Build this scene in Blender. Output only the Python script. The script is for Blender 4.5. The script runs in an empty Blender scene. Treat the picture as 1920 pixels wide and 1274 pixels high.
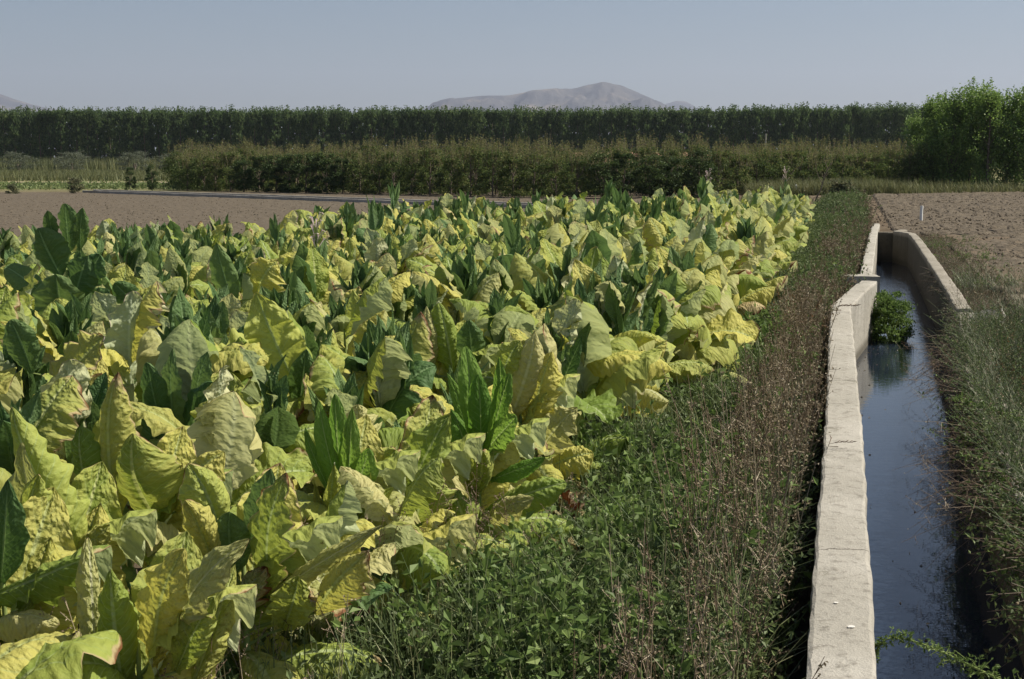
import bpy, math, random
import numpy as np
from mathutils import Matrix, Vector, Euler
random.seed(7); rng = np.random.default_rng(7)
S = bpy.context.scene; COL = S.collection
PI = math.pi

# ---------------------------------------------------------------- camera, sky, sun
H = 2.25; F = 2640.0; PITCH = math.atan(337 / F)
cam = bpy.data.cameras.new('camera'); camo = bpy.data.objects.new('camera', cam); COL.objects.link(camo)
cam.sensor_width = 36; cam.lens = 36 * F / 1920; cam.clip_start = 0.05; cam.clip_end = 60000
camo.location = (0, 0, H); camo.rotation_euler = (PI / 2 - PITCH, 0, 0); S.camera = camo
SUN_EL, SUN_AZ = math.radians(50), math.radians(82)       # azimuth clockwise from +Y (ahead) to +X (right)
W = bpy.data.worlds.new('World'); S.world = W; W.use_nodes = True
nt = W.node_tree; bg = nt.nodes['Background']
sky = nt.nodes.new('ShaderNodeTexSky'); sky.sky_type = 'NISHITA'; sky.sun_disc = False
sky.sun_elevation = SUN_EL; sky.sun_rotation = SUN_AZ; sky.altitude = 600
sky.air_density = 1.0; sky.dust_density = 1.6; sky.ozone_density = 2.0
nt.links.new(sky.outputs[0], bg.inputs[0]); bg.inputs[1].default_value = 0.055
sl = bpy.data.lights.new('sun', 'SUN'); sl.energy = 5.0; sl.angle = math.radians(0.5); sl.color = (1, .93, .78)
so = bpy.data.objects.new('sun', sl); COL.objects.link(so)
so.rotation_euler = Vector((math.sin(SUN_AZ) * math.cos(SUN_EL), math.cos(SUN_AZ) * math.cos(SUN_EL), math.sin(SUN_EL))).to_track_quat('Z', 'Y').to_euler()
S.view_settings.view_transform = 'Standard'; S.view_settings.look = 'None'
S.view_settings.exposure = 0.50; S.view_settings.gamma = 1
S.render.engine = 'CYCLES'; S.cycles.use_denoising = True
S.cycles.max_bounces = 7; S.cycles.transmission_bounces = 4; S.cycles.volume_bounces = 0; S.cycles.transparent_max_bounces = 6

# ---------------------------------------------------------------- helpers
def at(x, y, z=None, D=None):
    dx = (x - 960) / F; dy = (637 - y) / F
    r = (dx, math.cos(PITCH) + dy * math.sin(PITCH), -math.sin(PITCH) + dy * math.cos(PITCH))
    t = D / r[1] if D is not None else (z - H) / r[2]
    return Vector((r[0] * t, r[1] * t, H + r[2] * t))

def tag(o, label=None, cat=None, group=None, kind=None):
    if label: o['label'] = label
    if cat: o['category'] = cat
    if group: o['group'] = group
    if kind: o['kind'] = kind
    return o

def empty(name, loc, rz=0):
    o = bpy.data.objects.new(name, None); COL.objects.link(o); o.location = loc; o.rotation_euler = (0, 0, rz)
    o.empty_display_size = .1
    return o

def link(name, me, parent=None):
    o = bpy.data.objects.new(name, me); COL.objects.link(o)
    if parent is not None: o.parent = parent
    return o

def h2(ix, iy, s):
    n = (ix.astype(np.int64) * 374761393 + iy.astype(np.int64) * 668265263 + s * 974634777) & 0xffffffff
    n = ((n ^ (n >> 13)) * 1274126177) & 0xffffffff
    return ((n ^ (n >> 16)) & 0xffff) / 65535.0
def vn(x, y, s=0):
    x = np.asarray(x, float); y = np.asarray(y, float)
    ix = np.floor(x); iy = np.floor(y); fx = x - ix; fy = y - iy
    fx = fx * fx * (3 - 2 * fx); fy = fy * fy * (3 - 2 * fy)
    a = h2(ix, iy, s); b = h2(ix + 1, iy, s); c = h2(ix, iy + 1, s); d = h2(ix + 1, iy + 1, s)
    return (a * (1 - fx) + b * fx) * (1 - fy) + (c * (1 - fx) + d * fx) * fy * 1.0
def fbm(x, y, s=0, o=4):
    r = 0; a = .5
    for i in range(o):
        r = r + a * vn(x * 2 ** i, y * 2 ** i, s + i * 17); a *= .5
    return r

class Geo:
    def __init__(s): s.V = []; s.Q = []; s.M = []; s.R = []; s.U = []; s.n = 0; s.anyuv = False
    def add(s, V, Q, m=0, r=None, uv=None):
        V = np.asarray(V, float).reshape(-1, 3); Q = np.asarray(Q, np.int64)
        s.V.append(V); s.Q.append(Q + s.n); s.M.append(np.full(len(Q), m, np.int32))
        r = 0 if r is None else r
        s.R.append(np.broadcast_to(np.asarray(r, float), (len(V),)).copy())
        if uv is not None: s.anyuv = True
        s.U.append(np.zeros((len(V), 2)) if uv is None else uv)
        s.n += len(V); return s
    def merge(s, g, mat=None, m=None):
        V = np.concatenate(g.V)
        if mat is not None:
            A = np.array(mat); V = V @ A[:3, :3].T + A[:3, 3]
        off = s.n
        s.V.append(V); s.n += len(V)
        for q, mm in zip(g.Q, g.M): s.Q.append(q + off); s.M.append(mm if m is None else np.full(len(q), m, np.int32))
        s.R.append(np.concatenate(g.R)); s.U.append(np.concatenate(g.U)); s.anyuv |= g.anyuv
    def mesh(s, name, mats, smooth=True):
        me = bpy.data.meshes.new(name)
        V = np.concatenate(s.V); R = np.concatenate(s.R)
        cnt = np.concatenate([np.full(len(q), q.shape[1]) for q in s.Q]) 
        L = np.concatenate([q.ravel() for q in s.Q]); M = np.concatenate(s.M)
        me.vertices.add(len(V)); me.vertices.foreach_set('co', V.ravel())
        me.loops.add(len(L)); me.loops.foreach_set('vertex_index', L.astype(np.int32))
        me.polygons.add(len(cnt)); st = np.concatenate([[0], np.cumsum(cnt)[:-1]])
        me.polygons.foreach_set('loop_start', st.astype(np.int32))
        me.polygons.foreach_set('material_index', M)
        me.polygons.foreach_set('use_smooth', np.full(len(cnt), smooth))
        if s.anyuv:
            U = np.concatenate(s.U); l = me.uv_layers.new(name='UVMap'); l.data.foreach_set('uv', U[L].ravel())
        a = me.attributes.new('rnd', 'FLOAT', 'POINT'); a.data.foreach_set('value', R)
        for m in (mats if isinstance(mats, (list, tuple)) else [mats]): me.materials.append(m)
        me.update(calc_edges=True); me.validate()
        return me
    def build(s, name, mats, parent=None, smooth=True): return link(name, s.mesh(name, mats, smooth), parent)

def gridq(nu, nv):
    i = np.arange(nu - 1)[:, None]; j = np.arange(nv - 1)[None, :]
    a = i * nv + j
    return np.stack([a, a + nv, a + nv + 1, a + 1], -1).reshape(-1, 4)

def tube(g, P, rad, n=6, m=0, r=0):
    P = np.array([list(p) for p in P], float); k = len(P); rad = np.broadcast_to(rad, (k,))
    T = np.gradient(P, axis=0); T /= np.linalg.norm(T, axis=1)[:, None] + 1e-9
    ref = np.array([0.3, 0.9, 0.2]); A = np.cross(T, ref); A /= np.linalg.norm(A, axis=1)[:, None] + 1e-9; B = np.cross(T, A)
    t = np.arange(n) * 2 * PI / n
    V = P[:, None] + rad[:, None, None] * (np.cos(t)[None, :, None] * A[:, None] + np.sin(t)[None, :, None] * B[:, None])
    q = []
    for i in range(k - 1):
        for j in range(n): q.append((i * n + j, i * n + (j + 1) % n, (i + 1) * n + (j + 1) % n, (i + 1) * n + j))
    g.add(V.reshape(-1, 3), q, m, r)
    g.add(V[-1], [list(range(n))], m, r) if n == 4 else None

def sticks(g, P0, P1, r0, r1, m=0, rnd=None):
    """many thin 3-sided tapered sticks"""
    P0 = np.asarray(P0, float); P1 = np.asarray(P1, float); n = len(P0)
    T = P1 - P0; T = T / (np.linalg.norm(T, axis=1)[:, None] + 1e-9)
    ref = np.tile([0.31, 0.87, 0.38], (n, 1)); A = np.cross(T, ref); A /= np.linalg.norm(A, axis=1)[:, None] + 1e-9; B = np.cross(T, A)
    V = np.zeros((n, 6, 3)); r0 = np.broadcast_to(r0, (n,))[:, None]; r1 = np.broadcast_to(r1, (n,))[:, None]
    for k in range(3):
        c, s_ = math.cos(k * 2 * PI / 3), math.sin(k * 2 * PI / 3)
        V[:, k] = P0 + r0 * (c * A + s_ * B); V[:, 3 + k] = P1 + r1 * (c * A + s_ * B)
    b = np.arange(n)[:, None] * 6
    q = np.concatenate([b + np.array([[0, 1, 4, 3]]), b + np.array([[1, 2, 5, 4]]), b + np.array([[2, 0, 3, 5]])])
    g.add(V.reshape(-1, 3), q, m, None if rnd is None else np.repeat(rnd, 6))

def unit(v): return v / (np.linalg.norm(v, axis=-1, keepdims=True) + 1e-9)
def leaflets(g, P, size, aspect=.5, m=0, rnd=None, up=.35, dirs=None, fold=.25):
    """many small folded diamond leaves standing at P"""
    P = np.asarray(P, float); n = len(P); size = np.broadcast_to(size, (n,))[:, None]
    D = rng.normal(size=(n, 3)) if dirs is None else dirs + rng.normal(size=(n, 3)) * .35
    D[:, 2] += up * .5; D = unit(D)
    Nn = rng.normal(size=(n, 3)); Nn[:, 2] = np.abs(Nn[:, 2]) + up * 2
    Sd = unit(np.cross(D, Nn)); Nn = np.cross(Sd, D)
    w = size * aspect * .5
    V = np.stack([P, P + D * size * .45 + Sd * w + Nn * w * fold * 2, P + D * size - Nn * size * .08, P + D * size * .45 - Sd * w + Nn * w * fold * 2], 1)
    g.add(V.reshape(-1, 3), np.arange(n * 4).reshape(-1, 4), m, np.repeat(rng.random(n) if rnd is None else rnd, 4))

def blades(g, P, h, w, lean=.5, m=0, rnd=None, nseg=3):
    """many bent grass blades"""
    P = np.asarray(P, float); n = len(P); h = np.broadcast_to(h, (n,)); w = np.broadcast_to(w, (n,))
    a = rng.random(n) * 2 * PI; L = rng.random(n) * lean
    dx = np.cos(a); dy = np.sin(a); V = np.zeros((n, (nseg + 1) * 2, 3))
    for k in range(nseg + 1):
        t = k / nseg
        c = P + np.stack([dx * L * h * t * t, dy * L * h * t * t, h * t * (1 - .35 * L * t)], 1)
        sd = np.stack([-dy, dx, 0 * dx], 1) * (w * (1 - t ** 1.5) * .5 + .0004)[:, None]
        V[:, 2 * k] = c - sd; V[:, 2 * k + 1] = c + sd
    b = np.arange(n)[:, None] * (nseg + 1) * 2
    q = np.concatenate([b + np.array([[2 * k, 2 * k + 1, 2 * k + 3, 2 * k + 2]]) for k in range(nseg)])
    g.add(V.reshape(-1, 3), q, m, np.repeat(rng.random(n) if rnd is None else rnd, (nseg + 1) * 2))

# ---------------------------------------------------------------- materials
class NT:
    def __init__(s, name):
        s.m = bpy.data.materials.new(name); s.m.use_nodes = True; s.t = s.m.node_tree
        for n in list(s.t.nodes): s.t.nodes.remove(n)
        s.out = s.n('ShaderNodeOutputMaterial')
    def n(s, t, **k):
        o = s.t.nodes.new(t)
        for a, b in k.items(): setattr(o, a, b)
        return o
    def set(s, sock, v):
        if isinstance(v, bpy.types.NodeSocket): s.t.links.new(v, sock)
        elif isinstance(v, (int, float)): sock.default_value = v
        elif len(v) == 3 and len(sock.default_value) == 4: sock.default_value = (*v, 1)
        else: sock.default_value = v
    def math(s, op, a, b=0, c=0, clamp=False):
        o = s.n('ShaderNodeMath', operation=op); o.use_clamp = clamp
        for i, v in enumerate((a, b, c)): s.set(o.inputs[i], v)
        return o.outputs[0]
    def ss(s, v, a, b):
        o = s.n('ShaderNodeMapRange', interpolation_type='SMOOTHSTEP'); s.set(o.inputs[0], v); o.inputs[1].default_value = a; o.inputs[2].default_value = b
        return o.outputs[0]
    def mix(s, f, a, b, mode='MIX'):
        o = s.n('ShaderNodeMix', data_type='RGBA', blend_type=mode); s.set(o.inputs[0], f); s.set(o.inputs[6], a); s.set(o.inputs[7], b)
        return o.outputs[2]
    def noise(s, vec, scale, detail=3, rough=.55, w=None):
        o = s.n('ShaderNodeTexNoise'); o.inputs['Scale'].default_value = scale; o.inputs['Detail'].default_value = detail; o.inputs['Roughness'].default_value = rough
        if w is not None: o.noise_dimensions = '4D'; s.set(o.inputs['W'], w)
        if vec is not None: s.set(o.inputs['Vector'], vec)
        return o.outputs['Fac']
    def pos(s): return s.n('ShaderNodeNewGeometry').outputs['Position']
    def ramp(s, f, stops):
        o = s.n('ShaderNodeValToRGB'); s.set(o.inputs[0], f); e = o.color_ramp.elements
        while len(e) < len(stops): e.new(.5)
        for i, (p, c) in enumerate(stops): e[i].position = p; e[i].color = (*c, 1)
        return o.outputs[0]
    def rnd(s):
        a = s.n('ShaderNodeAttribute', attribute_name='rnd').outputs['Fac']; b = s.n('ShaderNodeObjectInfo').outputs['Random']
        return s.math('FRACT', s.math('ADD', a, b))
    def bump(s, h, dist, strength=1):
        o = s.n('ShaderNodeBump'); o.inputs['Distance'].default_value = dist; o.inputs['Strength'].default_value = strength; s.set(o.inputs['Height'], h)
        return o.outputs[0]
    def finish(s, col, rough=.8, normal=None, spec=.3, trans=0, tcol=None):
        p = s.n('ShaderNodeBsdfPrincipled'); s.set(p.inputs['Base Color'], col); s.set(p.inputs['Roughness'], rough); p.inputs['Specular IOR Level'].default_value = spec
        if normal is not None: s.set(p.inputs['Normal'], normal)
        sh = p.outputs[0]
        if trans:
            t = s.n('ShaderNodeBsdfTranslucent'); s.set(t.inputs[0], col if tcol is None else tcol)
            if normal is not None: s.set(t.inputs['Normal'], normal)
            mx = s.n('ShaderNodeMixShader'); s.set(mx.inputs[0], trans); s.t.links.new(sh, mx.inputs[1]); s.t.links.new(t.outputs[0], mx.inputs[2]); sh = mx.outputs[0]
        s.t.links.new(sh, s.out.inputs[0]); return s.m

def simple(name, stops, scale=6, rough=.85, bumpd=0, trans=0, spec=.2, userand=False):
    t = NT(name); f = t.rnd() if userand else t.noise(t.pos(), scale, 5)
    c = t.ramp(f, stops); nrm = t.bump(t.noise(t.pos(), scale * 3, 5), bumpd) if bumpd else None
    return t.finish(c, rough, nrm, spec, trans)

def leafmat(name, cA, cB, vein, dry, dryamt, mixc=.5, blister=1.0, back=(.8, .85, .8), tr=.38, tsat=1.0, rough=.62, spec=.25):
    t = NT(name); uv = t.n('ShaderNodeUVMap').outputs[0]; sp = t.n('ShaderNodeSeparateXYZ'); t.set(sp.inputs[0], uv)
    u, v = sp.outputs[0], sp.outputs[1]; r = t.rnd(); w = t.math('MULTIPLY', r, 37.0)
    av = t.math('ABSOLUTE', t.math('MULTIPLY_ADD', v, 2, -1))
    cb = t.n('ShaderNodeCombineXYZ'); t.set(cb.inputs[0], t.math('MULTIPLY', u, 2.4)); t.set(cb.inputs[1], v)
    vec = cb.outputs[0]
    n1 = t.noise(vec, 2.6, 4, .6, w); n2 = t.noise(vec, 11, 3, .6, w)
    q = t.math('MULTIPLY_ADD', u, 11, t.math('MULTIPLY', av, -2.2))
    q = t.math('ADD', q, t.math('MULTIPLY', n1, .9))
    fr = t.math('ABSOLUTE', t.math('SUBTRACT', t.math('FRACT', q), .5))        # .5 on a side vein
    side = t.math('MULTIPLY', t.ss(fr, .43, .5), t.ss(av, 1.0, .45))
    mid = t.ss(av, .085, .03)
    veins = t.math('MAXIMUM', mid, t.math('MULTIPLY', side, .55))
    # green lingers along the veins, yellow between them
    f = t.math('ADD', t.math('MULTIPLY_ADD', n1, 1.15, -.575), t.math('MULTIPLY_ADD', n2, .6, -.3))
    f = t.math('SUBTRACT', f, t.math('MULTIPLY_ADD', t.ss(av, .22, .03), .28, t.math('MULTIPLY', t.ss(fr, .33, .5), .16)))
    f = t.math('ADD', f, t.math('MULTIPLY_ADD', r, 1.1, -.55)); f = t.math('ADD', f, t.math('MULTIPLY', t.math('SUBTRACT', av, .5), .35))
    f = t.math('ADD', f, mixc, clamp=True)
    col = t.mix(f, cA, cB)
    rr = t.math('FRACT', t.math('MULTIPLY', r, 7.31))
    col = t.mix(t.math('MULTIPLY', rr, .35), col, (.42, .40, .16) if dryamt > .1 else cB)
    col = t.mix(veins, col, vein)
    # dry brown margins and tip
    e = t.math('ADD', t.math('POWER', av, 6), t.math('POWER', u, 10))
    e = t.math('ADD', e, t.math('MULTIPLY_ADD', n1, 1.6, -.8)); e = t.math('ADD', e, t.math('MULTIPLY_ADD', n2, .8, -.4))
    r3 = t.math('FRACT', t.math('MULTIPLY', r, 3.77)); e = t.math('ADD', e, t.math('MULTIPLY_ADD', t.math('POWER', r3, 2.2), 1.2 , dryamt - 1.35))
    d1 = t.ss(e, .35, .62); d2 = t.ss(e, .6, .95)
    if dryamt > 0:
        col = t.mix(d1, col, (.52, .42, .22)); col = t.mix(d2, col, dry)
    if dryamt > .1: col = t.mix(t.math('MULTIPLY', t.ss(t.noise(vec, 26, 2, .6, w), .66, .74), t.ss(n1, .45, .62)), col, (.30, .16, .06))
    bf = t.n('ShaderNodeNewGeometry').outputs['Backfacing']
    col = t.mix(t.math('MULTIPLY', bf, .35), col, back)
    vo = t.n('ShaderNodeTexVoronoi', feature='SMOOTH_F1'); vo.inputs['Scale'].default_value = 13; t.set(vo.inputs['Vector'], vec)
    hgt = t.math('MULTIPLY', vo.outputs['Distance'], -1.0 * blister); hgt = t.math('ADD', hgt, t.math('MULTIPLY', n2, .8 * blister))
    hgt = t.math('ADD', hgt, t.math('MULTIPLY', fr, -.75 * min(1, blister)))
    nrm = t.bump(hgt, .012)
    tc = t.mix(.5, col, t.mix(1, col, (1.0, 1.0, .45), 'MULTIPLY')); 
    return t.finish(col, rough, nrm, spec, tr, tc)

M = {}
M['yellow'] = leafmat('yellowing_leaf', (.25, .33, .055), (.61, .565, .14), (.50, .54, .22), (.20, .085, .035), .20, .62, 1.2)
M['lime'] = leafmat('lime_leaf', (.20, .29, .05), (.47, .50, .125), (.44, .52, .24), (.20, .085, .035), .08, .42, .9)
M['pale'] = leafmat('pale_leaf', (.40, .42, .15), (.62, .58, .26), (.60, .60, .36), (.24, .10, .045), .42, .55, 1.1)
M['green'] = leafmat('green_leaf', (.075, .15, .048), (.18, .265, .09), (.22, .33, .15), (.2, .1, .03), 0, .35, .5, (.16, .25, .13), .30)
M['fresh'] = leafmat('fresh_green_leaf', (.12, .25, .04), (.24, .38, .075), (.34, .46, .18), (.2, .1, .03), 0, .4, .5, (.22, .33, .15), .5)
M['dry'] = leafmat('withered_leaf', (.34, .24, .12), (.46, .38, .20), (.42, .34, .2), (.14, .05, .025), .95, .5, 1.3, (.5, .4, .25), .2)
M['stem'] = simple('stalk_green', [(.3, (.16, .22, .06)), (.7, (.28, .34, .12))], 9)
M['petal'] = simple('petal_pink', [(.2, (.62, .42, .46)), (.7, (.8, .72, .68))], 60, .6, 0, .3)
M['soil'] = simple('field_soil', [(.25, (.085, .062, .046)), (.5, (.16, .12, .092)), (.8, (.25, .195, .15))], 3.5, .95, .03)
M['clod'] = simple('clod_soil', [(.25, (.050, .040, .029)), (.5, (.112, .090, .064)), (.8, (.19, .156, .114))], 6, .95, .03)
M['bark'] = simple('bark', [(.3, (.09, .07, .05)), (.7, (.2, .165, .13))], 8, .9, .01)
M['bark_pale'] = simple('bark_pale', [(.3, (.2, .18, .15)), (.7, (.34, .3, .25))], 8, .9, .01)

def concrete(name, base, dark, light, shade_damp=0):
    t = NT(name); P = t.pos(); sp = t.n('ShaderNodeSeparateXYZ'); t.set(sp.inputs[0], P)
    a = t.noise(P, 1.3, 5, .6); b = t.noise(P, 14, 6, .7); c = t.noise(P, 90, 4, .7)
    col = t.mix(t.ss(a, .35, .7), base, light); col = t.mix(t.math('MULTIPLY', t.ss(b, .50, .70), .75), col, dark)
    col = t.mix(t.math('MULTIPLY', t.ss(c, .55, .75), .45), col, dark)
    mp = t.n('ShaderNodeMapping'); t.set(mp.inputs[0], P); mp.inputs['Scale'].default_value = (2.2, 2.2, .25)
    st = t.noise(mp.outputs[0], 4, 4, .6); z = sp.outputs[2]
    col = t.mix(t.math('MULTIPLY', t.ss(st, .5, .7), t.math('MULTIPLY', t.ss(z, .29, .2), .5)), col, dark)      # run-off streaks on the sides
    wet = t.ss(t.math('ADD', z, t.math('MULTIPLY', b, .08)), -.34, -.5); col = t.mix(t.math('MULTIPLY', wet, .75), col, (.07, .06, .045))   # water mark
    if shade_damp: col = t.mix(t.math('MULTIPLY', t.ss(t.math('ADD', z, t.math('MULTIPLY', b, .10)), .30, .20), shade_damp), col, (.045, .042, .028))     # shade painted into the colour of the wet side faces
    for yk in (6.9, 9.3, 12.4, 15.6, 18.9, 26.2, 28.4, 31.5, 35.6):      # cracks and pour joints
        dd = t.math('ABSOLUTE', t.math('ADD', t.math('SUBTRACT', sp.outputs[1], yk), t.math('MULTIPLY_ADD', b, .12, -.06)))
        col = t.mix(t.math('MULTIPLY', t.ss(dd, .012, .003), .8), col, (.09, .08, .065))
    col = t.mix(t.math('MULTIPLY', t.ss(t.noise(P, 3.1, 6, .75), .60, .66), .5), col, (.13, .12, .09))        # lichen and dirt patches
    return t.finish(col, .92, t.bump(t.math('ADD', t.math('MULTIPLY', c, .5), b), .012), .2)
M['concrete'] = concrete('weathered_concrete', (.35, .328, .285), (.17, .155, .13), (.44, .415, .37))
M['concrete_dark'] = concrete('dirty_concrete', (.17, .15, .115), (.08, .07, .055), (.26, .23, .18), .7)
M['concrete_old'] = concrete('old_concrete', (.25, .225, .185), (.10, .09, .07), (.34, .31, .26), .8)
M['white'] = simple('white_paint', [(.3, (.68, .68, .66)), (.7, (.82, .82, .8))], 30, .6)
M['white_dirty'] = simple('whitewash', [(.3, (.5, .48, .44)), (.7, (.72, .7, .66))], 5, .8)

# ---------------------------------------------------------------- channel lines (x against y, metres)
LW = np.array([(0.0, -40), (0.0, -4), (.55, 2), (1.38, 5.12), (1.88, 7.23), (2.58, 10.21), (3.70, 15.1), (4.57, 18.9), (5.93, 22.8), (6.12, 23.9), (8.6, 33.3), (10.22, 39.4), (11.3, 43.35), (18.4, 73)])    # inner face of the left wall
RW = np.array([(1.0, -40), (1.0, -4), (1.45, 2), (2.25, 5.12), (2.80, 7.3), (3.45, 9.9), (4.05, 12.3), (4.85, 14.9), (5.85, 18.4), (6.54, 21.1), (7.61, 25.4), (9.88, 34.6), (10.6, 37.7), (10.6, 39.4)])
def lw(y): return np.interp(y, LW[:, 1], LW[:, 0])
def rw(y): return np.interp(y, RW[:, 1], RW[:, 0])
WATER = -.59

# ground: one sheet, swept across the channel's bed
def ground():
    ys = [-7400, -300, -40, -10, 0] + list(np.arange(2, 39.5, .5)) + [39.6, 40.3, 44, 60, 100, 200, 600, 2000, 14700]
    rows = []
    for y in ys:
        yc = min(max(y, -40), 44); L = lw(yc); R = rw(min(yc, 39.4)) if yc < 39.7 else L + .9
        k = 1 if y < 40 else 0
        tr = 1.05 * k; out = .27
        xs = [-7400, -500, -60, L - 3.2, L - 1.0, L - out - .28, L - out - .12, L - .14, R + .14, R + .26, R + 1.2, R + 6, 70, 600, 7400]
        zs = [0, 0, 0, 0, -.02, -.05 * k, -.42 * k, -tr, -tr, .14, .20, .14, .14, 0, 0]
        if k == 0: zs[7:13] = [.14] * 6
        if y > 150 or y < -39: zs = [0 if abs(q) < .5 else q for q in zs]
        rows.append([(x, y, z) for x, z in zip(xs, zs)])
    g = Geo(); g.add(np.array(rows), gridq(len(ys), 15)[:, ::-1]); return g
t = NT('ground_soil'); P = t.pos()
c = t.ramp(t.noise(P, .6, 6), [(.3, (.085, .065, .045)), (.55, (.15, .115, .08)), (.8, (.20, .165, .11))])
dist = t.n('ShaderNodeSeparateXYZ'); t.set(dist.inputs[0], P)
far = t.ss(dist.outputs[1], 92, 112); c = t.mix(far, c, t.ramp(t.noise(P, .04, 5), [(.3, (.12, .13, .055)), (.7, (.24, .21, .11))]))
M['ground'] = t.finish(c, .95, t.bump(t.noise(P, 9, 6, .7), .05), .1)
tag(ground().build('ground', M['ground']), kind='structure')

# plowed fields: real clods in a displaced sheet
def field(name, y0, y1, ratio, xl, xr, ncol, z0, amp, wl, mat, seed):
    ys = [y0]
    while ys[-1] < y1: ys.append(ys[-1] * ratio)
    ys = np.array(ys); u = np.linspace(0, 1, ncol)
    X = np.array([xl(y) + (xr(y) - xl(y)) * u for y in ys]); Y = np.repeat(ys[:, None], ncol, 1)
    X = X + (rng.random(X.shape) - .5) * (X[:, 1:2] - X[:, 0:1]) * .6
    n = fbm(X / wl, Y / wl, seed, 4); n2 = vn(X / wl / .45, Y / wl / .45, seed + 5); big = fbm(X / 6, Y / 3, seed + 9, 3)
    Z = z0 + amp * (np.clip(n - .38, 0, 1) * 2.4 + .5 * n2 * (n > .42)) * (0.4 + 1.1 * np.clip(big * 1.8 - .4, 0, 1)) 
    ed = np.minimum(1, np.minimum(u, 1 - u) * ncol / 3)[None, :]; Z = z0 - .06 + (Z - z0 + .06) * ed
    g = Geo(); g.add(np.stack([X, Y, Z], -1), gridq(len(ys), ncol)[:, ::-1]); return tag(g.build(name, mat, smooth=False), kind='structure')
field('plowed_field', 7, 93, 1.0062, lambda y: rw(min(y, 39)) + .75 if y < 41 else max(rw(39) + .75, 11.5 + (y - 43) * .24) , lambda y: y * .42 + 6, 330, .17, .085, .34, M['clod'], 3)
field('plowed_field', 15, 97, 1.0085, lambda y: -y * .42 - 3, lambda y: 9 + (y - 40) * .02 if y > 40 else -2 + (y - 15) * .42, 330, .02, .03, .30, M['clod'], 11)

# water
def water():
    ys = np.concatenate([[-40, -4], np.arange(2, 39.5, .5), [39.4]])
    g = Geo(); V = [((1 - k) * (lw(y) - .05) + k * (rw(y) + .08), y, WATER) for y in ys for k in (0, .5, 1)]
    g.add(V, gridq(len(ys), 3)[:, ::-1]); t = NT('canal_water'); P = t.pos()
    mp = t.n('ShaderNodeMapping'); t.set(mp.inputs[0], P); mp.inputs['Scale'].default_value = (.7, 1.6, 1)
    sp = t.n('ShaderNodeSeparateXYZ'); t.set(sp.inputs[0], P); amp = t.ss(sp.outputs[1], 14, 27)
    hgt = t.math('MULTIPLY', t.noise(mp.outputs[0], 9, 2), t.math('MULTIPLY_ADD', amp, .75, .12))
    return tag(g.build('water', t.finish((.014, .021, .036), .02, t.bump(hgt, .006), .46)), kind='structure')
water()

# concrete walls swept along the channel
def wall(name, P, th, z1, z0=-1.0, mat='concrete', side=-1, step=.14, rag=.008, label=None, cat='wall', parent=None):
    P = np.array(P, float); d = np.concatenate([[0], np.cumsum(np.linalg.norm(np.diff(P, axis=0), axis=1))])
    s = np.arange(0, d[-1] + step, step); s[-1] = d[-1]
    X = np.interp(s, d, P[:, 0]); Y = np.interp(s, d, P[:, 1])
    T = np.stack([np.gradient(X), np.gradient(Y)], 1); T = unit(T); k = np.ones(7) / 7
    if len(T) > 20:
        Tx = np.convolve(np.pad(T[:, 0], 3, 'edge'), k, 'valid'); Ty = np.convolve(np.pad(T[:, 1], 3, 'edge'), k, 'valid'); T = unit(np.stack([Tx, Ty], 1))
    N = np.stack([T[:, 1], -T[:, 0]], 1) * side      # side -1: thickness grows to the left of travel
    prof = [(0, z0), (0, z1 - .3), (0, z1 - .03), (.006, z1 - .008), (.02, z1), (th * .35, z1 + .003), (th * .65, z1 + .003), (th - .02, z1), (th - .005, z1 - .01), (th, z1 - .03), (th, z1 - .3), (th, z0)]
    R = []
    for i, (o, z) in enumerate(prof):
        e = rag if i in (2, 3, 4, 7, 8, 9) else rag * .3
        jo = ((vn(s * 2.1, s * 0 + i // 6 * 9 + .5, 4) + vn(s * 7, s * 0 + i // 6 * 9 + .5, 6)) - 1) * e * 1.6 - e * 1.2 * np.clip(vn(s * 3.7, s * 0 + i // 6 * 5.5, 14) * 4 - 3, 0, 1) + (rng.random(len(s)) - .5) * e
        jz = (vn(s * 1.1, s * 0 + .5, 8) - .5) * .02 + (rng.random(len(s)) - .5) * e * .5 if z > z1 - .05 else 0
        R.append(np.stack([X + N[:, 0] * (o + jo), Y + N[:, 1] * (o + jo), z + jz + 0 * X], -1))
    R = np.array(R); g = Geo(); n = len(s); g.add(R, gridq(len(prof), n))
    for e_ in (0, n - 1):      # end caps
        c = R[:, e_]; k = len(prof); V = np.concatenate([c, [c.mean(0)]]); g.add(V, [(i, (i + 1) % k, k) for i in range(k)])
    o = g.build(name, M[mat], parent, smooth=False)
    if label: tag(o, label, cat)
    return o
w1 = wall('canal_wall', [p for p in LW if -12 < p[1] < 23.2], .27, .30, label='pale concrete canal wall running beside the weeds, widest at the photo bottom', cat='canal wall')
Mspot = M['white_dirty']
for (px, py, rx, ry) in [(1596, 1175, .020, .022), (1568, 1130, .012, .012)]:
    p = at(px, py, .305); g = Geo(); k = 14
    V = [(p.x + math.cos(a) * rx * random.uniform(.6, 1.2), p.y + math.sin(a) * ry * random.uniform(.5, 1.2), .3055) for a in np.arange(k) * 2 * PI / k] + [(p.x, p.y, .3065)]
    g.add(V, [(i, (i + 1) % k, k) for i in range(k)]); g.build('paint_spot', Mspot, w1)
w2 = wall('canal_wall', [(6.14, 23.95), (8.6, 33.3), (10.22, 39.4), (11.3, 43.35)], .21, .30, label='narrow concrete wall continuing beyond the cross slab, left bank of the canal', cat='canal wall')
for yy in (26.2, 28.4, 31.5, 35.5): pass
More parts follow.
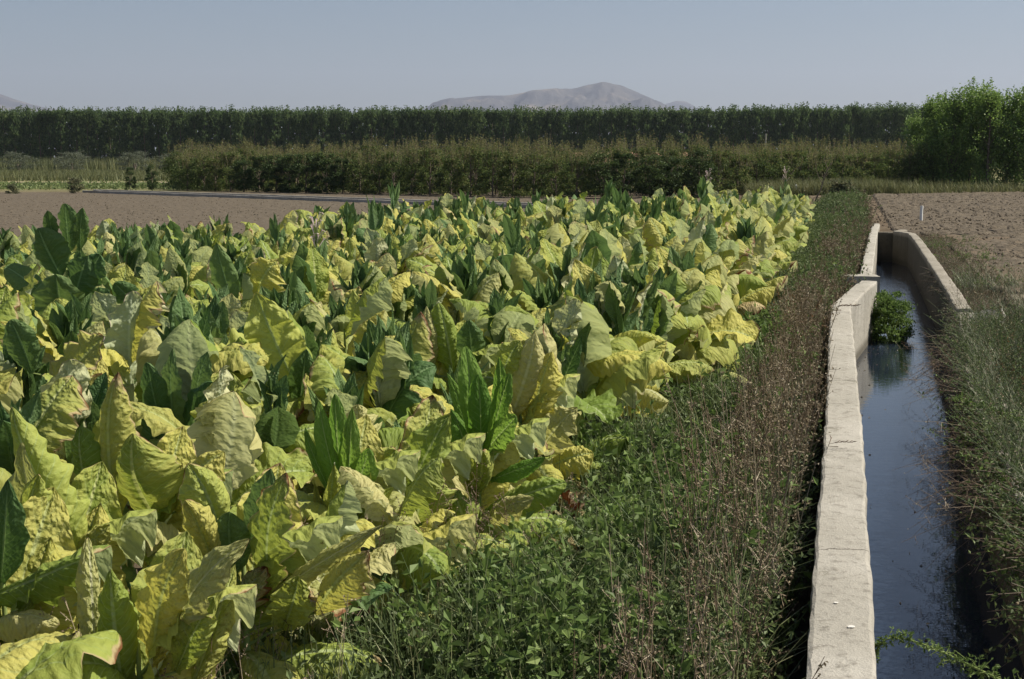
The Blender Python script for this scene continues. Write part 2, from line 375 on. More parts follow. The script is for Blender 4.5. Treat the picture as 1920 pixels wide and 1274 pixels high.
wall('right_wall', [(11.0, 39.95), (10.6, 39.3), (10.6, 37.7), (9.88, 34.6), (7.61, 25.4), (6.54, 21.1), (5.9, 18.6)], .2, .29, mat='concrete_old', side=-1, label='concrete wall on the right bank, running up to the closed end of the canal', cat='canal wall').name = 'canal_wall.002'
wall('end_wall', [(10.25, 39.55), (10.95, 39.35)], .22, .24, mat='concrete_dark', side=-1, label='short dark concrete wall closing the far end of the canal', cat='canal wall').name = 'canal_wall.003'
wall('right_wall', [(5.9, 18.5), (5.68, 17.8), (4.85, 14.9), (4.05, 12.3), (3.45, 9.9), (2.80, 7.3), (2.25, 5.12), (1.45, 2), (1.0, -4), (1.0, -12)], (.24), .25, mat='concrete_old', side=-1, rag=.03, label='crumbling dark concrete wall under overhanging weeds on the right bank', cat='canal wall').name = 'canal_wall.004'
def slab(name, loc, sx, sy, sz, rz, mat, label, cat, jag=.02, seed=1):
    n = 7; r = np.random.default_rng(seed); g = Geo()
    for ax in range(3):
        for sg in (-1, 1):
            a = np.linspace(-1, 1, n); A, B = np.meshgrid(a, a, indexing='ij'); V = np.zeros((n, n, 3))
            V[..., ax] = sg; V[..., (ax + 1) % 3] = A; V[..., (ax + 2) % 3] = B
            q = gridq(n, n); g.add(V, q if sg > 0 else q[:, ::-1])
    me = g.mesh(name, M[mat], False); co = np.zeros(len(me.vertices) * 3); me.vertices.foreach_get('co', co); co = co.reshape(-1, 3)
    nn = np.stack([vn(co[:, 0] * 2.1 + co[:, 2] * 1.7 + 9, co[:, 1] * 2.3 - co[:, 2] * 1.3 + 5, seed + i) - .5 for i in range(3)], 1)
    co = co * np.array([sx, sy, sz]) / 2 + nn * jag * 2; me.vertices.foreach_set('co', co.ravel()); me.update()
    o = link(name, me); o.location = loc; o.rotation_euler = (0, 0, rz); tag(o, label, cat); return o
slab('cross_slab', (5.78, 23.4, .0), .62, .40, .68, -.05, 'concrete', 'short pale concrete slab set across the kink between the two left walls', 'concrete slab', .008, 3)
slab('concrete_chunk', (5.95, 17.55, .12), .34, .55, .40, -.35, 'concrete', 'broken grey concrete chunk on the right bank among dry weeds', 'concrete chunk', .09, 5)
slab('concrete_chunk', (4.15, 10.6, .12), .30, .75, .36, -.3, 'concrete', 'rough grey concrete slab half buried in weeds at the right edge', 'concrete chunk', .08, 9)

# far low channel across the left field
fp = [(-29.2, 96.6), (-14, 80.9), (-4.24, 70.4), (3.0, 63.9), (9, 60.5)]
fc = empty('irrigation_channel', (-14, 80.9, 0)); tag(fc, 'long low concrete irrigation channel crossing the bare field before the orchard', 'irrigation channel')
def sh(o): o.parent = fc; o.location = (14, -80.9, 0); return o
sh(wall('channel_side', fp, .13, .19, 0, 'concrete', side=1, step=.6))
sh(wall('channel_side', [(x + .55, y + .65) for x, y in fp], .13, .24, 0, 'concrete', side=1, step=.6))

# ---------------------------------------------------------------- distant land
def hill(name, prof, D, depth, seed, mat, label=None):
    """a real ridge: profile heights at distance D, falling off in front and behind"""
    px = np.array([p[0] for p in prof], float); py = np.array([p[1] for p in prof], float)
    X0 = (px - 960) / F * D; Z0 = (300 - py) / F * D * 1.0 + H
    nx, ny = 260, 90; x = np.linspace(X0[0] - D * .04, X0[-1] + D * .04, nx); yy = np.linspace(-1, 1, ny)
    zr = np.interp(x, np.concatenate([[X0[0] - D * .035], X0, [X0[-1] + D * .035]]), np.concatenate([[0], Z0, [0]]))
    zr = np.convolve(np.pad(zr, 2, 'edge'), np.ones(5) / 5, 'valid')
    X = np.repeat(x[None], ny, 0); Yt = np.repeat(yy[:, None], nx, 1); Y = D + Yt * depth
    rid = fbm(X / (D * .022), Y / (D * .06), seed, 5) - .45
    Z = zr[None] * (np.clip(1 - np.abs(Yt) ** 1.25, 0, 1)) * (1 + rid * .9 * np.minimum(1, np.abs(Yt) * 3)) + rid * 0
    Z = np.minimum(Z, zr[None] * 1.0 * (1 - np.abs(Yt) * .35) + 12)
    g = Geo(); g.add(np.stack([X, Y, Z - 3], -1), gridq(ny, nx)); return tag(g.build(name, mat), kind='structure')
t = NT('hill_rock'); P = t.pos()
c = t.ramp(t.noise(P, .0035, 7, .62), [(.42, (.055, .055, .06)), (.57, (.09, .085, .08)), (.67, (.20, .16, .12)), (.85, (.30, .24, .18))])
M['hill'] = t.finish(c, .95, t.bump(t.noise(P, .01, 6, .7), 22), .05)
hill('mountain', [(785, 216), (800, 204), (815, 195), (850, 187), (900, 182), (950, 181), (990, 174), (1030, 170), (1075, 169), (1098, 162), (1125, 158), (1160, 162), (1190, 174), (1225, 190), (1262, 210)], 9000, 1900, 5, M['hill'])
hill('mountain', [(1215, 214), (1240, 198), (1262, 192), (1280, 194), (1305, 206), (1345, 216)], 12500, 1500, 25, M['hill'])
hill('mountain', [(-330, 205), (-200, 165), (-100, 150), (-40, 163), (0, 176), (25, 186), (60, 196), (90, 203), (150, 211)], 10500, 1900, 45, M['hill'])

def foliage(name, stops, trans=.35, rough=.6, spec=.25):
    t = NT(name); r = t.n('ShaderNodeAttribute', attribute_name='rnd').outputs['Fac']; o = t.n('ShaderNodeObjectInfo').outputs['Random']
    f = t.math('ADD', t.math('MULTIPLY', r, .8), t.math('MULTIPLY', o, .2)); c = t.ramp(f, stops)
    return t.finish(c, rough, None, spec, trans)
M['poplar'] = foliage('poplar_foliage', [(.0, (.045, .075, .028)), (.5, (.095, .15, .055)), (.85, (.15, .21, .08)), (1, (.24, .30, .12))], .5)
M['near_poplar'] = foliage('near_poplar_foliage', [(.0, (.09, .155, .04)), (.5, (.17, .27, .06)), (.85, (.26, .37, .09)), (1, (.42, .50, .19))], .42, .4, .5)
M['pear'] = foliage('pear_foliage', [(.0, (.05, .08, .022)), (.5, (.10, .15, .04)), (.8, (.17, .20, .06)), (1, (.26, .24, .09))], .4)
M['pear_dark_shaded'] = foliage('dark_shaded_pear_foliage', [(.0, (.03, .055, .018)), (.6, (.06, .10, .028)), (1, (.12, .16, .05))], .3)  # crown shade painted in as a darker green for the dense trees
M['pear_tip'] = foliage('pear_shoot_foliage', [(.0, (.12, .15, .045)), (.5, (.19, .21, .07)), (.8, (.24, .19, .09)), (1, (.30, .32, .12))])
M['olive'] = foliage('olive_foliage', [(.0, (.07, .085, .05)), (.5, (.12, .14, .09)), (1, (.2, .22, .16))], .15)
M['reed'] = foliage('dry_grass', [(.0, (.08, .10, .04)), (.5, (.14, .155, .065)), (1, (.22, .21, .10))])
M['shrub'] = foliage('shrub_foliage', [(.0, (.08, .10, .05)), (.5, (.15, .17, .085)), (1, (.28, .25, .15))])
M['cress'] = foliage('bush_foliage', [(.0, (.06, .11, .03)), (.5, (.12, .19, .045)), (.85, (.19, .27, .07)), (1, (.33, .33, .10))], .4)

def blob_pts(n, rx, ry, z0, z1, prof, nclump, seed, hollow=.55):
    """points in leafy clumps over a crown volume"""
    r = np.random.default_rng(seed)
    cz = r.random(nclump); a = r.random(nclump) * 2 * PI; rr = np.sqrt(r.random(nclump)) * (1 - hollow) + hollow * r.random(nclump) ** .4
    pw = np.array([prof(z) for z in cz]); C = np.stack([np.cos(a) * rr * rx * pw, np.sin(a) * rr * ry * pw, z0 + (z1 - z0) * cz], 1)
    k = r.integers(0, nclump, n); s = (.10 + .16 * r.random(nclump))[k][:, None] * np.array([rx * 1.5, ry * 1.5, min(rx * 1.6, (z1 - z0) * .3)])
    return C[k] + r.normal(size=(n, 3)) * s * .62

def tree(kind, v):
    """returns (trunk mesh, crown mesh)"""
    r = random.Random(v * 31 + len(kind)); tr = Geo(); cr = Geo(); mats = None
    if kind == 'poplar_tree':
        h = 13.9 * r.uniform(.98, 1.02); tube(tr, [(0, 0, -.2), (.1, 0, 4), (0, .1, 9), (0, 0, h * .93)], [.16, .13, .08, .02], 5)
        pr = lambda z: .80 + .22 * math.sin(PI * z)
        P = blob_pts(1700, 1.6, 1.6, 1.2, h - 1.0, pr, 60, v)
        leaflets(cr, P, rng.uniform(.38, .75, len(P)), .5, dirs=np.tile([0, 0, .9], (len(P), 1)))
        for k in range(12):
            x, y = r.uniform(-1.5, 1.5), r.uniform(-1.2, 1.2); zz = np.linspace(h - 2.8, h + r.uniform(-.9, .55), 18)
            leaflets(cr, np.stack([x + rng.normal(size=18) * .10, y + rng.normal(size=18) * .10, zz], 1), .46, .7)
        mats = M['poplar']
    elif kind == 'young_poplar_tree':
        h = r.uniform(7.0, 8.2); tube(tr, [(0, 0, -.2), (.05, 0, 2), (-.05, .05, 4.5), (0, 0, h * .95)], [.11, .09, .05, .012], 6)
        for k in range(16):
            a = r.uniform(0, 6.3); z = r.uniform(.4, h * .75); L = r.uniform(.9, 1.9) * (1.2 - z / h * .7)
            tube(tr, [(0, 0, z), (math.cos(a) * L * .5, math.sin(a) * L * .5, z + L * .6), (math.cos(a) * L * .8, math.sin(a) * L * .8, z + L * 1.3)], [.035, .02, .006], 4)
            P = np.array([(math.cos(a) * L * q * .85, math.sin(a) * L * q * .85, z + L * q * 1.45) for q in rng.uniform(.3, 1.15, 250)]) + rng.normal(size=(250, 3)) * .2
            leaflets(cr, P, rng.uniform(.11, .2, 250), .8)
        P = blob_pts(2900, 1.45, 1.45, .4, h - .6, lambda z: .7 + .4 * math.sin(PI * z * .9) if z < .8 else .5, 70, v)
        leaflets(cr, P, rng.uniform(.11, .21, len(P)), .8)
        for k in range(9):
            a = r.uniform(0, 6.3); R_ = r.uniform(0, .9); top = h + r.uniform(-1.6, .35); zz = np.linspace(top - 1.8, top, 44)
            leaflets(cr, np.stack([math.cos(a) * R_ + rng.normal(size=44) * .1 * (top - zz + .3), math.sin(a) * R_ + rng.normal(size=44) * .1 * (top - zz + .3), zz], 1), .15, .8)
        mats = M['near_poplar']
    elif kind in ('pear_tree', 'dense_pear'):
        h = r.uniform(2.75, 3.2); tube(tr, [(0, 0, -.1), (.03, 0, .5), (-.02, .02, 1.3), (0, 0, 2.2)], [.06, .05, .035, .012], 5)
        for k in range(7):
            a = r.uniform(0, 6.3); z = r.uniform(.35, 1.3)
            tube(tr, [(0, 0, z), (math.cos(a) * .35, math.sin(a) * .35, z + .45), (math.cos(a) * .5, math.sin(a) * .5, z + 1.1)], [.025, .016, .005], 4)
        P = blob_pts(2500 if kind == 'pear_tree' else 4200, 1.0, .9, .14, h - .3, lambda z: .55 + .5 * math.sin(PI * min(1, z * .9 + .08)), 30, v)
        leaflets(cr, P, rng.uniform(.08, .16, len(P)), .6)
        for k in range(22 if kind == 'pear_tree' else 9):
            a = r.uniform(0, 6.3); R_ = r.uniform(.1, .75); z = r.uniform(2.1, h - .25); L = r.uniform(.4, 1.05); lx, ly = r.uniform(-.18, .18), r.uniform(-.18, .18)
            x, y = math.cos(a) * R_, math.sin(a) * R_
            tube(tr, [(x, y, z - .4), (x + lx, y + ly, z + L)], [.012, .004], 3)
            q = rng.random(26); leaflets(cr, np.stack([x + lx * q, y + ly * q, z - .3 + (L + .35) * q], 1) + rng.normal(size=(26, 3)) * .035, rng.uniform(.07, .12, 26), .5, 1, up=.8)
        mats = [M['pear'] if kind == 'pear_tree' else M['pear_dark_shaded'], M['pear_tip']]
    elif kind == 'olive_tree':
        tube(tr, [(0, 0, -.1), (.1, 0, .8), (.2, 0, 1.6)], [.22, .18, .1], 6); tube(tr, [(0, 0, .6), (-.4, .1, 1.8)], [.15, .06], 5)
        P = blob_pts(3600, 2.5, 2.5, .5, 3.3, lambda z: .75 + .4 * math.sin(PI * min(1, z * .95)) if z < .8 else .7, 55, v)
        leaflets(cr, P, rng.uniform(.16, .34, len(P)), .3, up=.9); mats = M['olive']
    elif kind == 'shrub':
        tube(tr, [(0, 0, -.1), (.05, 0, .4), (.1, 0, .8)], [.04, .03, .01], 4)
        P = blob_pts(1500, .8, .7, .08, 1.1, lambda z: .9 - .5 * z, 26, v); leaflets(cr, P, rng.uniform(.08, .2, len(P)), .5, up=1.0); mats = M['shrub']
    return tr.mesh('trunk', M['bark'], True), cr.mesh('crown', mats, False)

LIB = {k: [tree(k, v) for v in range(n)] for k, n in (('poplar_tree', 6), ('young_poplar_tree', 4), ('pear_tree', 7), ('dense_pear', 4), ('olive_tree', 3), ('shrub', 3))}
def plant_tree(kind, x, y, s, label, cat, group=None, sz=None, z=0, v=None):
    tm, cm = LIB[kind][random.randrange(len(LIB[kind])) if v is None else v]
    e = empty('pear_tree' if kind == 'dense_pear' else kind, (x, y, z), random.uniform(0, 6.28)); e.scale = (s, s, s if sz is None else sz); tag(e, label, cat, group)
    link('trunk', tm, e); link('crown', cm, e); return e

# poplar plantation: three rows, 270 trees
for row in range(3):
    for i in range(90):
        x = -134 + i * 2.75 + row * .9 + random.uniform(-.4, .4); y = 326 + row * 7 + (x + 20) * -.03 + random.uniform(-1, 1)
        plant_tree('poplar_tree', x, y, random.uniform(.98, 1.05) if row else 1.0,
                   ['tall slender poplar in the front row of the dark plantation below the mountains', 'tall slender poplar in the second row of the dark plantation', 'tall slender poplar in the rear row of the dark plantation, only its tip in view'][row],
                   'poplar', 'poplars of the far plantation', sz=random.uniform(.97, 1.025) * (1 + max(0, x - 30) * .0007))
# the wood behind them, one mass
g = Geo(); n = 22000
P = np.stack([rng.uniform(-230, 190, n), rng.uniform(350, 372, n), rng.random(n) ** .8 * 13.5], 1); leaflets(g, P, rng.uniform(.6, 1.1, n), .7)
tag(g.build('far_wood', M['poplar'], smooth=False), kind='stuff')

# olive trees on the left
for i, (px, d) in enumerate([(-60, 236), (42, 232), (140, 236), (258, 228), (330, 232), (400, 240), (470, 238)]):
    plant_tree('olive_tree', (px - 960) / F * d, d, random.uniform(1.02, 1.12), ['', 'grey-green olive tree at the left edge, before the poplars', 'wide grey-green olive tree second from the left edge, behind the grass strip', 'widest grey-green olive tree, behind the two small pear trees', 'grey-green olive tree just left of the orchard', 'grey-green olive tree half hidden by the left end of the orchard', 'grey-green olive tree hidden behind the orchard'][i] or 'grey-green olive tree cut by the left border', 'olive tree', 'olive trees', v=i % 3)

# pear orchard: rows going back from the far channel
front = np.array([(-23.9, 104.8), (-17, 99), (-9, 92.6), (4, 81.5), (12.5, 85.5), (20, 91.5), (31, 99)])
d = np.concatenate([[0], np.cumsum(np.linalg.norm(np.diff(front, axis=0), axis=1))])
for row in range(6):
    n = 43 if row == 0 else 40
    for i in range(n):
        s = i / (n - 1) * d[-1]; x = np.interp(s, d, front[:, 0]) * (1 + row * .055) + random.uniform(-.15, .15); y = np.interp(s, d, front[:, 1]) + row * 4.2 + random.uniform(-.2, .2)
        if row > 1 and x < -29: continue
        px = 960 + x / y * F; dl = 455 < px < 650; dr = 1095 < px < 1315
        if row == 0 and (dl or dr):
            plant_tree('dense_pear', x, y - .5, random.uniform(1.02, 1.2), 'dense dark green pear tree in the %s dark clump of the orchard front' % ('left' if dl else 'right'), 'pear tree', 'pear trees in the dark clumps', sz=random.uniform(.85, .98)); continue
        e = plant_tree('pear_tree', x, y, random.uniform(1.0, 1.15), 
                       'bushy pear tree with reddish shoots standing in the front row of the orchard' if row == 0 else 'pear tree with reddish upright shoots in the rows behind the orchard front', 'pear tree', 'pear trees in the front row' if row == 0 else 'pear trees behind the front row', sz=random.uniform(.86, 1.16) * (1.0 if row else .93))
        if row == 0 and i == 0: e['label'] = 'leftmost bushy pear tree of the orchard front row, beside the open strip'
for px, s, l in ((248, .70, 'small round pear tree standing alone, left of its twin'), (289, .82, 'small dark pear tree standing alone, between its twin and the orchard')):
    plant_tree('dense_pear', (px - 960) / F * 103, 103, s * .62, l, 'pear tree', sz=s * .9)
# young poplars, right
for i, (px, dd, s, l) in enumerate([(1716, 99, .80, 'shorter young poplar leaning at the left end of the bright clump'), (1745, 97, .97, 'bright green young poplar second from the left of the clump'), (1778, 96, 1.05, 'bright green young poplar, third in the clump, with a pointed top'),
        (1812, 97, 1.02, 'bright green young poplar in the middle of the right clump'), (1846, 95, 1.06, 'bright green young poplar right of the clump centre'), (1880, 96, 1.03, 'bright green young poplar next to the last in view'), (1915, 95, 1.07, 'bright green young poplar cut by the right border of the photo'), (1955, 97, 1.05, 'bright green young poplar just outside the right border'),
        (1762, 103, 1.0, 'young poplar behind the second and third trees of the clump'), (1830, 102, 1.03, 'young poplar behind the middle trees of the clump'), (1898, 102, 1.05, 'young poplar behind the rightmost trees of the clump')]):
    plant_tree('young_poplar_tree', (px - 960) / F * dd, dd, s * .905, l, 'poplar', 'young poplars on the right', v=i % 4)

# strips of far land (sheets above the ground) and their ground cover
def sheet(name, pts, z, mat):
    g = Geo(); V = [(x, y, z) for x, y in pts]; g.add(V, [list(range(len(pts)))]); return tag(g.build(name, mat), kind='structure')
M['tan'] = simple('dry_path', [(.3, (.34, .27, .19)), (.7, (.46, .38, .28))], .5)
sheet('path', [(-90, 140), (-20, 137), (-20, 142), (-90, 146)], .03, M['tan'])
g = Geo(); n = 9000
P = np.stack([rng.uniform(-60, -20, n), rng.uniform(107, 136, n), rng.random(n) * .12], 1); P[:, 1] = np.floor(P[:, 1] / 2.2) * 2.2 + rng.random(n) * 1.0
leaflets(g, P, rng.uniform(.15, .3, n), .8)
M['veg'] = foliage('low_crop_foliage', [(0, (.10, .14, .05)), (.6, (.19, .24, .09)), (1, (.32, .36, .16))])
tag(g.build('low_crop', M['veg'], smooth=False), 'rows of low pale green crop beyond the bare field', 'crop', kind='stuff')
g = Geo(); n = 26000
y = rng.uniform(150, 228, n); P = np.stack([rng.uniform(-95, -22, n), y, 0 * y], 1); blades(g, P, rng.uniform(.5, 1.1, n), .12, .7, nseg=1)
n = 16000; y = rng.uniform(236, 300, n); P = np.stack([rng.uniform(-115, 60, n), y, 0 * y], 1); blades(g, P, rng.uniform(1.6, 3.2, n), .3, .4, nseg=1)
tag(g.build('dry_grass', M['reed'], smooth=False), kind='stuff')
# grass and rubble verge at the right field's far edge
g = Geo(); n = 22000
u = rng.random(n); P = np.stack([14 + u * 26, 84 + u * 11 + rng.uniform(-1.5, 3, n), 0 * u + .1], 1); P = P[(P[:, 0] < 24) | (rng.random(n) < .25)]
blades(g, P, rng.uniform(.25, 1.15, len(P)) * (1.15 - .02 * np.abs(P[:, 0] - 20)), .05, .8, nseg=2)
tag(g.build('verge_grass', M['reed'], smooth=False), kind='stuff')
plant_tree('shrub', 16.3, 70, 1.15, 'dark rounded shrub at the far end of the weedy bank', 'shrub', v=0)
plant_tree('shrub', -29.3, 95, .9, 'dry brownish shrub at the left end of the concrete irrigation channel', 'shrub', v=1)
plant_tree('shrub', -34.6, 94, .7, 'low grey-green shrub on the bare field near the left border', 'shrub', v=2)
plant_tree('shrub', -33.0, 93.5, .6, 'low grey-green shrub beside the one at the left border', 'shrub', v=0)

# clods and stones lying on the bare soil
g = Geo(); n = 9000
def rocks(g, P, s):
    n = len(P); oc = np.array([(1, 0, 0), (0, 1, 0), (-1, 0, 0), (0, -1, 0), (0, 0, 1.0), (0, 0, -1.)])
    V = P[:, None] + (oc[None] * rng.uniform(.5, 1.15, (n, 6, 1)) + rng.normal(size=(n, 6, 3)) * .15) * s[:, None, None] * np.array([1, 1, .65])
    q = np.array([(0, 1, 4), (1, 2, 4), (2, 3, 4), (3, 0, 4), (1, 0, 5), (2, 1, 5), (3, 2, 5), (0, 3, 5)])
    g.add(V.reshape(-1, 3), (np.arange(n)[:, None, None] * 6 + q[None]).reshape(-1, 3), 0, np.repeat(rng.random(n), 6))
u = rng.random(n) ** .7; y = 12 + u * 70; x = np.array([rw(min(q, 39)) for q in y]) + .8 + rng.random(n) * (4 + y * .22)
rocks(g, np.stack([x, y, .2 + 0 * x], 1), rng.uniform(.015, .07, n))
n = 5000; y = rng.uniform(19, 90, n); x = rng.uniform(-.42, .12, n) * y; rocks(g, np.stack([x, y, .045 + 0 * x], 1), rng.uniform(.012, .045, n))
tag(g.build('soil_clods', M['clod'], smooth=False), kind='stuff')

# white post in the right field; pale pole beyond; whitewashed sluice
p = at(1727, 414, z=.2); g = Geo(); tube(g, [(0, 0, -.1), (0, 0, .30), (.012, 0, .49)], [.05, .05, .05], 10); po = g.build('marker_pipe', M['white']); po.location = (p.x, p.y, .2)
tag(po, 'short white plastic pipe standing upright in the clods of the right field', 'pipe')
g = Geo(); tube(g, [(0, 0, .49), (.0, 0, .50)], [.058, .055], 10); g.build('pipe_cap', M['white'], po)
g = Geo(); tube(g, [(0, 0, -.1), (0, 0, 4.3)], [.07, .05], 8); o = g.build('pole', M['concrete']); o.location = ((1431 - 960) / F * 112, 112, 0); tag(o, 'thin pale pole rising above the pear trees before the poplars', 'pole')
e = empty('sluice', (16.0, 85.0, 0)); tag(e, 'whitewashed low wall with a short leg and knob, beyond the tobacco at the orchard foot', 'sluice')
def bx(g, c, s, m=0):
    x, y, z = c; a, b, h_ = s[0] / 2, s[1] / 2, s[2] / 2
    V = [(x + i * a, y + j * b, z + k * h_) for i in (-1, 1) for j in (-1, 1) for k in (-1, 1)]
    g.add(V, [(0, 1, 3, 2), (4, 6, 7, 5), (0, 4, 5, 1), (2, 3, 7, 6), (0, 2, 6, 4), (1, 5, 7, 3)], m)
g = Geo(); bx(g, (0, 0, .37), (3.3, .35, .16)); bx(g, (-1.2, .05, .47), (.8, .3, .05)); g.build('coping', M['white_dirty'], e)
g = Geo(); bx(g, (-1.6, 0, .14), (.14, .3, .30)); g.build('leg', M['white_dirty'], e)
g = Geo(); bx(g, (0, .1, .12), (3.0, .2, .33)); g.build('wall_face', M['concrete_dark'], e)
g = Geo(); tube(g, [(1.05, 0, .45), (1.05, 0, .62), (1.05, 0, .72), (1.05, 0, .78)], [.09, .13, .12, .03], 8); g.build('knob', M['white'], e)
g = Geo(); P0 = np.array([(0, 0, 0.)]); pts = [(0, 0, 0), (.12, 0, .5), (.35, 0, 1.0), (.5, 0, 1.6), (.72, 0, 2.1)]
tube(g, pts, [.04, .035, .028, .018, .006], 5)
for a, b, c in ((.2, .7, .5), (.4, 1.2, -.5), (.5, 1.6, .6), (.6, 1.85, -.3)): tube(g, [(a, 0, b), (a + c * .4, .1, b + .4), (a + c * .6, .1, b + .75)], [.015, .009, .003], 4)
o = g.build('dead_sapling', M['bark']); o.location = (at(1524, 385, D=62).x, 62, 0); tag(o, 'bare leaning dead sapling behind the end of the tobacco', 'dead sapling')
# reddish bank seen over the orchard
M['redsoil'] = simple('red_soil', [(.3, (.26, .13, .09)), (.7, (.36, .2, .15))], .6)
g = Geo(); xs = np.linspace(6, 24, 40); V = []
for x in xs: z = 3.1 + (vn(x / 6, 0, 2) - .5) * .25; V += [(x, 160 - 5, 0), (x, 160, z), (x, 164, z), (x, 170, 0)]
g.add(V, gridq(40, 4)); tag(g.build('earth_bank', M['redsoil']), kind='structure')

# ---------------------------------------------------------------- tobacco leaves
def leaf_arrays(L, Wd, elev, droop, pw=1.4, fold=.35, curl=.25, ruf=.10, blis=.01, twist=0., bend=0., a=.85, b=.8, nu=46, nv=15, seed=0, asym=0., fnum=4):
    r = np.random.default_rng(seed); u = np.linspace(0, 1, nu); v = np.linspace(-1, 1, nv)
    th = elev - droop * u ** pw + .05 * np.sin(u * 9 + r.random() * 6); ph = bend * u ** 1.3
    du = L / (nu - 1); T = np.stack([np.cos(th) * np.cos(ph), np.cos(th) * np.sin(ph), np.sin(th)], 1)
    C = np.concatenate([[[0, 0, 0]], np.cumsum((T[:-1] + T[1:]) / 2 * du, 0)])
    Sd = np.stack([-np.sin(ph), np.cos(ph), 0 * ph], 1); Nn = np.cross(T, Sd); tw = twist * u
    S2 = Sd * np.cos(tw)[:, None] + Nn * np.sin(tw)[:, None]; N2 = -Sd * np.sin(tw)[:, None] + Nn * np.cos(tw)[:, None]
    w = (u ** a) * ((1 - u) ** b); w = w / w.max() * Wd; w = np.maximum(w, .018 * (1 - u) ** .4 * (u < .5)); w[-1] = .001
    w = w * (1 + .05 * np.sin(u * 23 + r.random() * 6)) 
    U, V = np.meshgrid(u, v, indexing='ij'); av = np.abs(V); sg = np.sign(V); w_ = w[:, None]
    s = av * w_
    fo = fold * (1 + asym * sg); cu = curl * (1 + asym * sg * .8)
    ang = fo - cu * av * (.5 + .9 * U)                       # each half rises, then rolls over at the edge
    cu2 = 2.2 * curl * av ** 2
    off = s * np.cos(ang - cu2 * .5); z = s * np.sin(ang - cu2)
    p1, p2 = r.random(2) * 6.28
    rf = ruf * w_ * av ** 2.2 * (np.sin(2 * PI * fnum * U + np.where(sg > 0, p1, p2) + 2 * vn(U * 3, V, seed)) + .5 * np.sin(2 * PI * fnum * 2.3 * U + p2 * sg))
    q = U * (8 + 5 * r.random()) - av * 2.2 + 1.1 * vn(U * 4, V * 2 + 9, seed + 2); quilt = np.abs((q % 1) - .5)         # .5 on a side vein
    pil = (.25 - (.5 - quilt) * 0 - quilt ** 2 * 1.0)
    ns = vn(U * L / .018 + 40, V * Wd / .018 + 40, seed) + .6 * vn(U * L / .009, V * Wd / .009 + 80, seed + 3) - .8
    lo = (fbm(U * 3.1 + 7, V * 1.6 + 7, seed + 5, 3) - .45)
    nd = np.minimum(1, av * 3.5) * np.minimum(1, w_ / (.3 * Wd))
    z = z + rf + blis * (pil * r.uniform(.3, 2.6) + ns * r.uniform(.45, 1.4)) * nd + lo * Wd * .38 * av
    z = z + np.where(av < .05, -.004, 0)
    P = C[:, None] + S2[:, None] * (off * sg)[..., None] + N2[:, None] * z[..., None]
    P += S2[:, None] * (rf * .35)[..., None]
    uv = np.stack([U, (V + 1) / 2], -1).reshape(-1, 2)
    return P.reshape(-1, 3), gridq(nu, nv), uv

MATS = [M['yellow'], M['lime'], M['pale'], M['green'], M['dry'], M['stem'], M['petal']]
MI = dict(yellow=0, lime=1, pale=2, green=3, dry=4, stem=5, petal=6)
R_ = random.Random(21)
def U_(a, b): return R_.uniform(a, b)
def params(kind, k):
    if kind == 'upright': return dict(L=U_(.52, .72), Wd=U_(.135, .20), elev=U_(.95, 1.4), droop=U_(.1, .9), pw=2.2, fold=U_(.1, .6), curl=U_(.0, .4), ruf=U_(.08, .22), blis=U_(.005, .012), twist=U_(-.5, .5), bend=U_(-.3, .3), b=U_(.6, 1.0))
    if kind == 'arch': return dict(L=U_(.52, .72), Wd=U_(.15, .21), elev=U_(.6, 1.15), droop=U_(.7, 1.9), pw=1.7, fold=U_(.1, .6), curl=U_(.0, .5), ruf=U_(.1, .22), blis=U_(.007, .013), twist=U_(-.6, .6), bend=U_(-.4, .4), b=U_(.5, .9))
    if kind == 'hang': return dict(L=U_(.46, .64), Wd=U_(.14, .20), elev=U_(.1, .7), droop=U_(.6, 1.7), pw=1.1, fold=U_(-.1, .4), curl=U_(.2, .8), ruf=U_(.12, .26), blis=U_(.007, .013), twist=U_(-.8, .8), bend=U_(-.5, .5), b=U_(.5, .8))
    if kind == 'green': return dict(L=U_(.24, .40), Wd=U_(.045, .085), elev=U_(1.15, 1.45), droop=U_(.0, .5), pw=2, fold=U_(.3, .7), curl=U_(0, .25), ruf=U_(.02, .08), blis=.002, twist=U_(-.4, .4), bend=U_(-.3, .3), b=U_(.9, 1.3), a=.8)
    if kind == 'gbroad': return dict(L=U_(.38, .50), Wd=U_(.10, .13), elev=U_(.85, 1.3), droop=U_(.3, 1.2), pw=2, fold=U_(.2, .45), curl=U_(.1, .3), ruf=U_(.04, .1), blis=.003, twist=U_(-.4, .4), bend=U_(-.3, .3), b=U_(.65, .95))
    if kind == 'crumple': return dict(L=U_(.30, .45), Wd=U_(.08, .12), elev=U_(-.2, .5), droop=U_(.8, 1.8), pw=1, fold=U_(.6, 1.2), curl=U_(.6, 1.6), ruf=U_(.35, .6), blis=.016, twist=U_(-1.6, 1.6), bend=U_(-.8, .8), b=U_(.6, .9), fnum=3)
LEAF = {}; SMALL = {}
for kind, n in (('upright', 9), ('arch', 9), ('hang', 7), ('green', 6), ('gbroad', 5), ('crumple', 5)):
    LEAF[kind] = []; SMALL[kind] = []
    for k in range(n):
        p = params(kind, k); p['asym'] = U_(-.5, .5)
        LEAF[kind].append(leaf_arrays(**p, seed=k * 7 + len(kind), nu=52, nv=17)); SMALL[kind].append(leaf_arrays(**p, seed=k * 7 + len(kind), nu=30, nv=11))
MESH = {}
def leaf_mesh(kind, k, mat):
    key = (kind, k, mat)
    if key not in MESH:
        V, Q, uv = LEAF[kind][k]; g = Geo(); g.add(V, Q, 0, (k * .137) % 1, uv); MESH[key] = g.mesh('leaf', M[mat])
    return MESH[key]

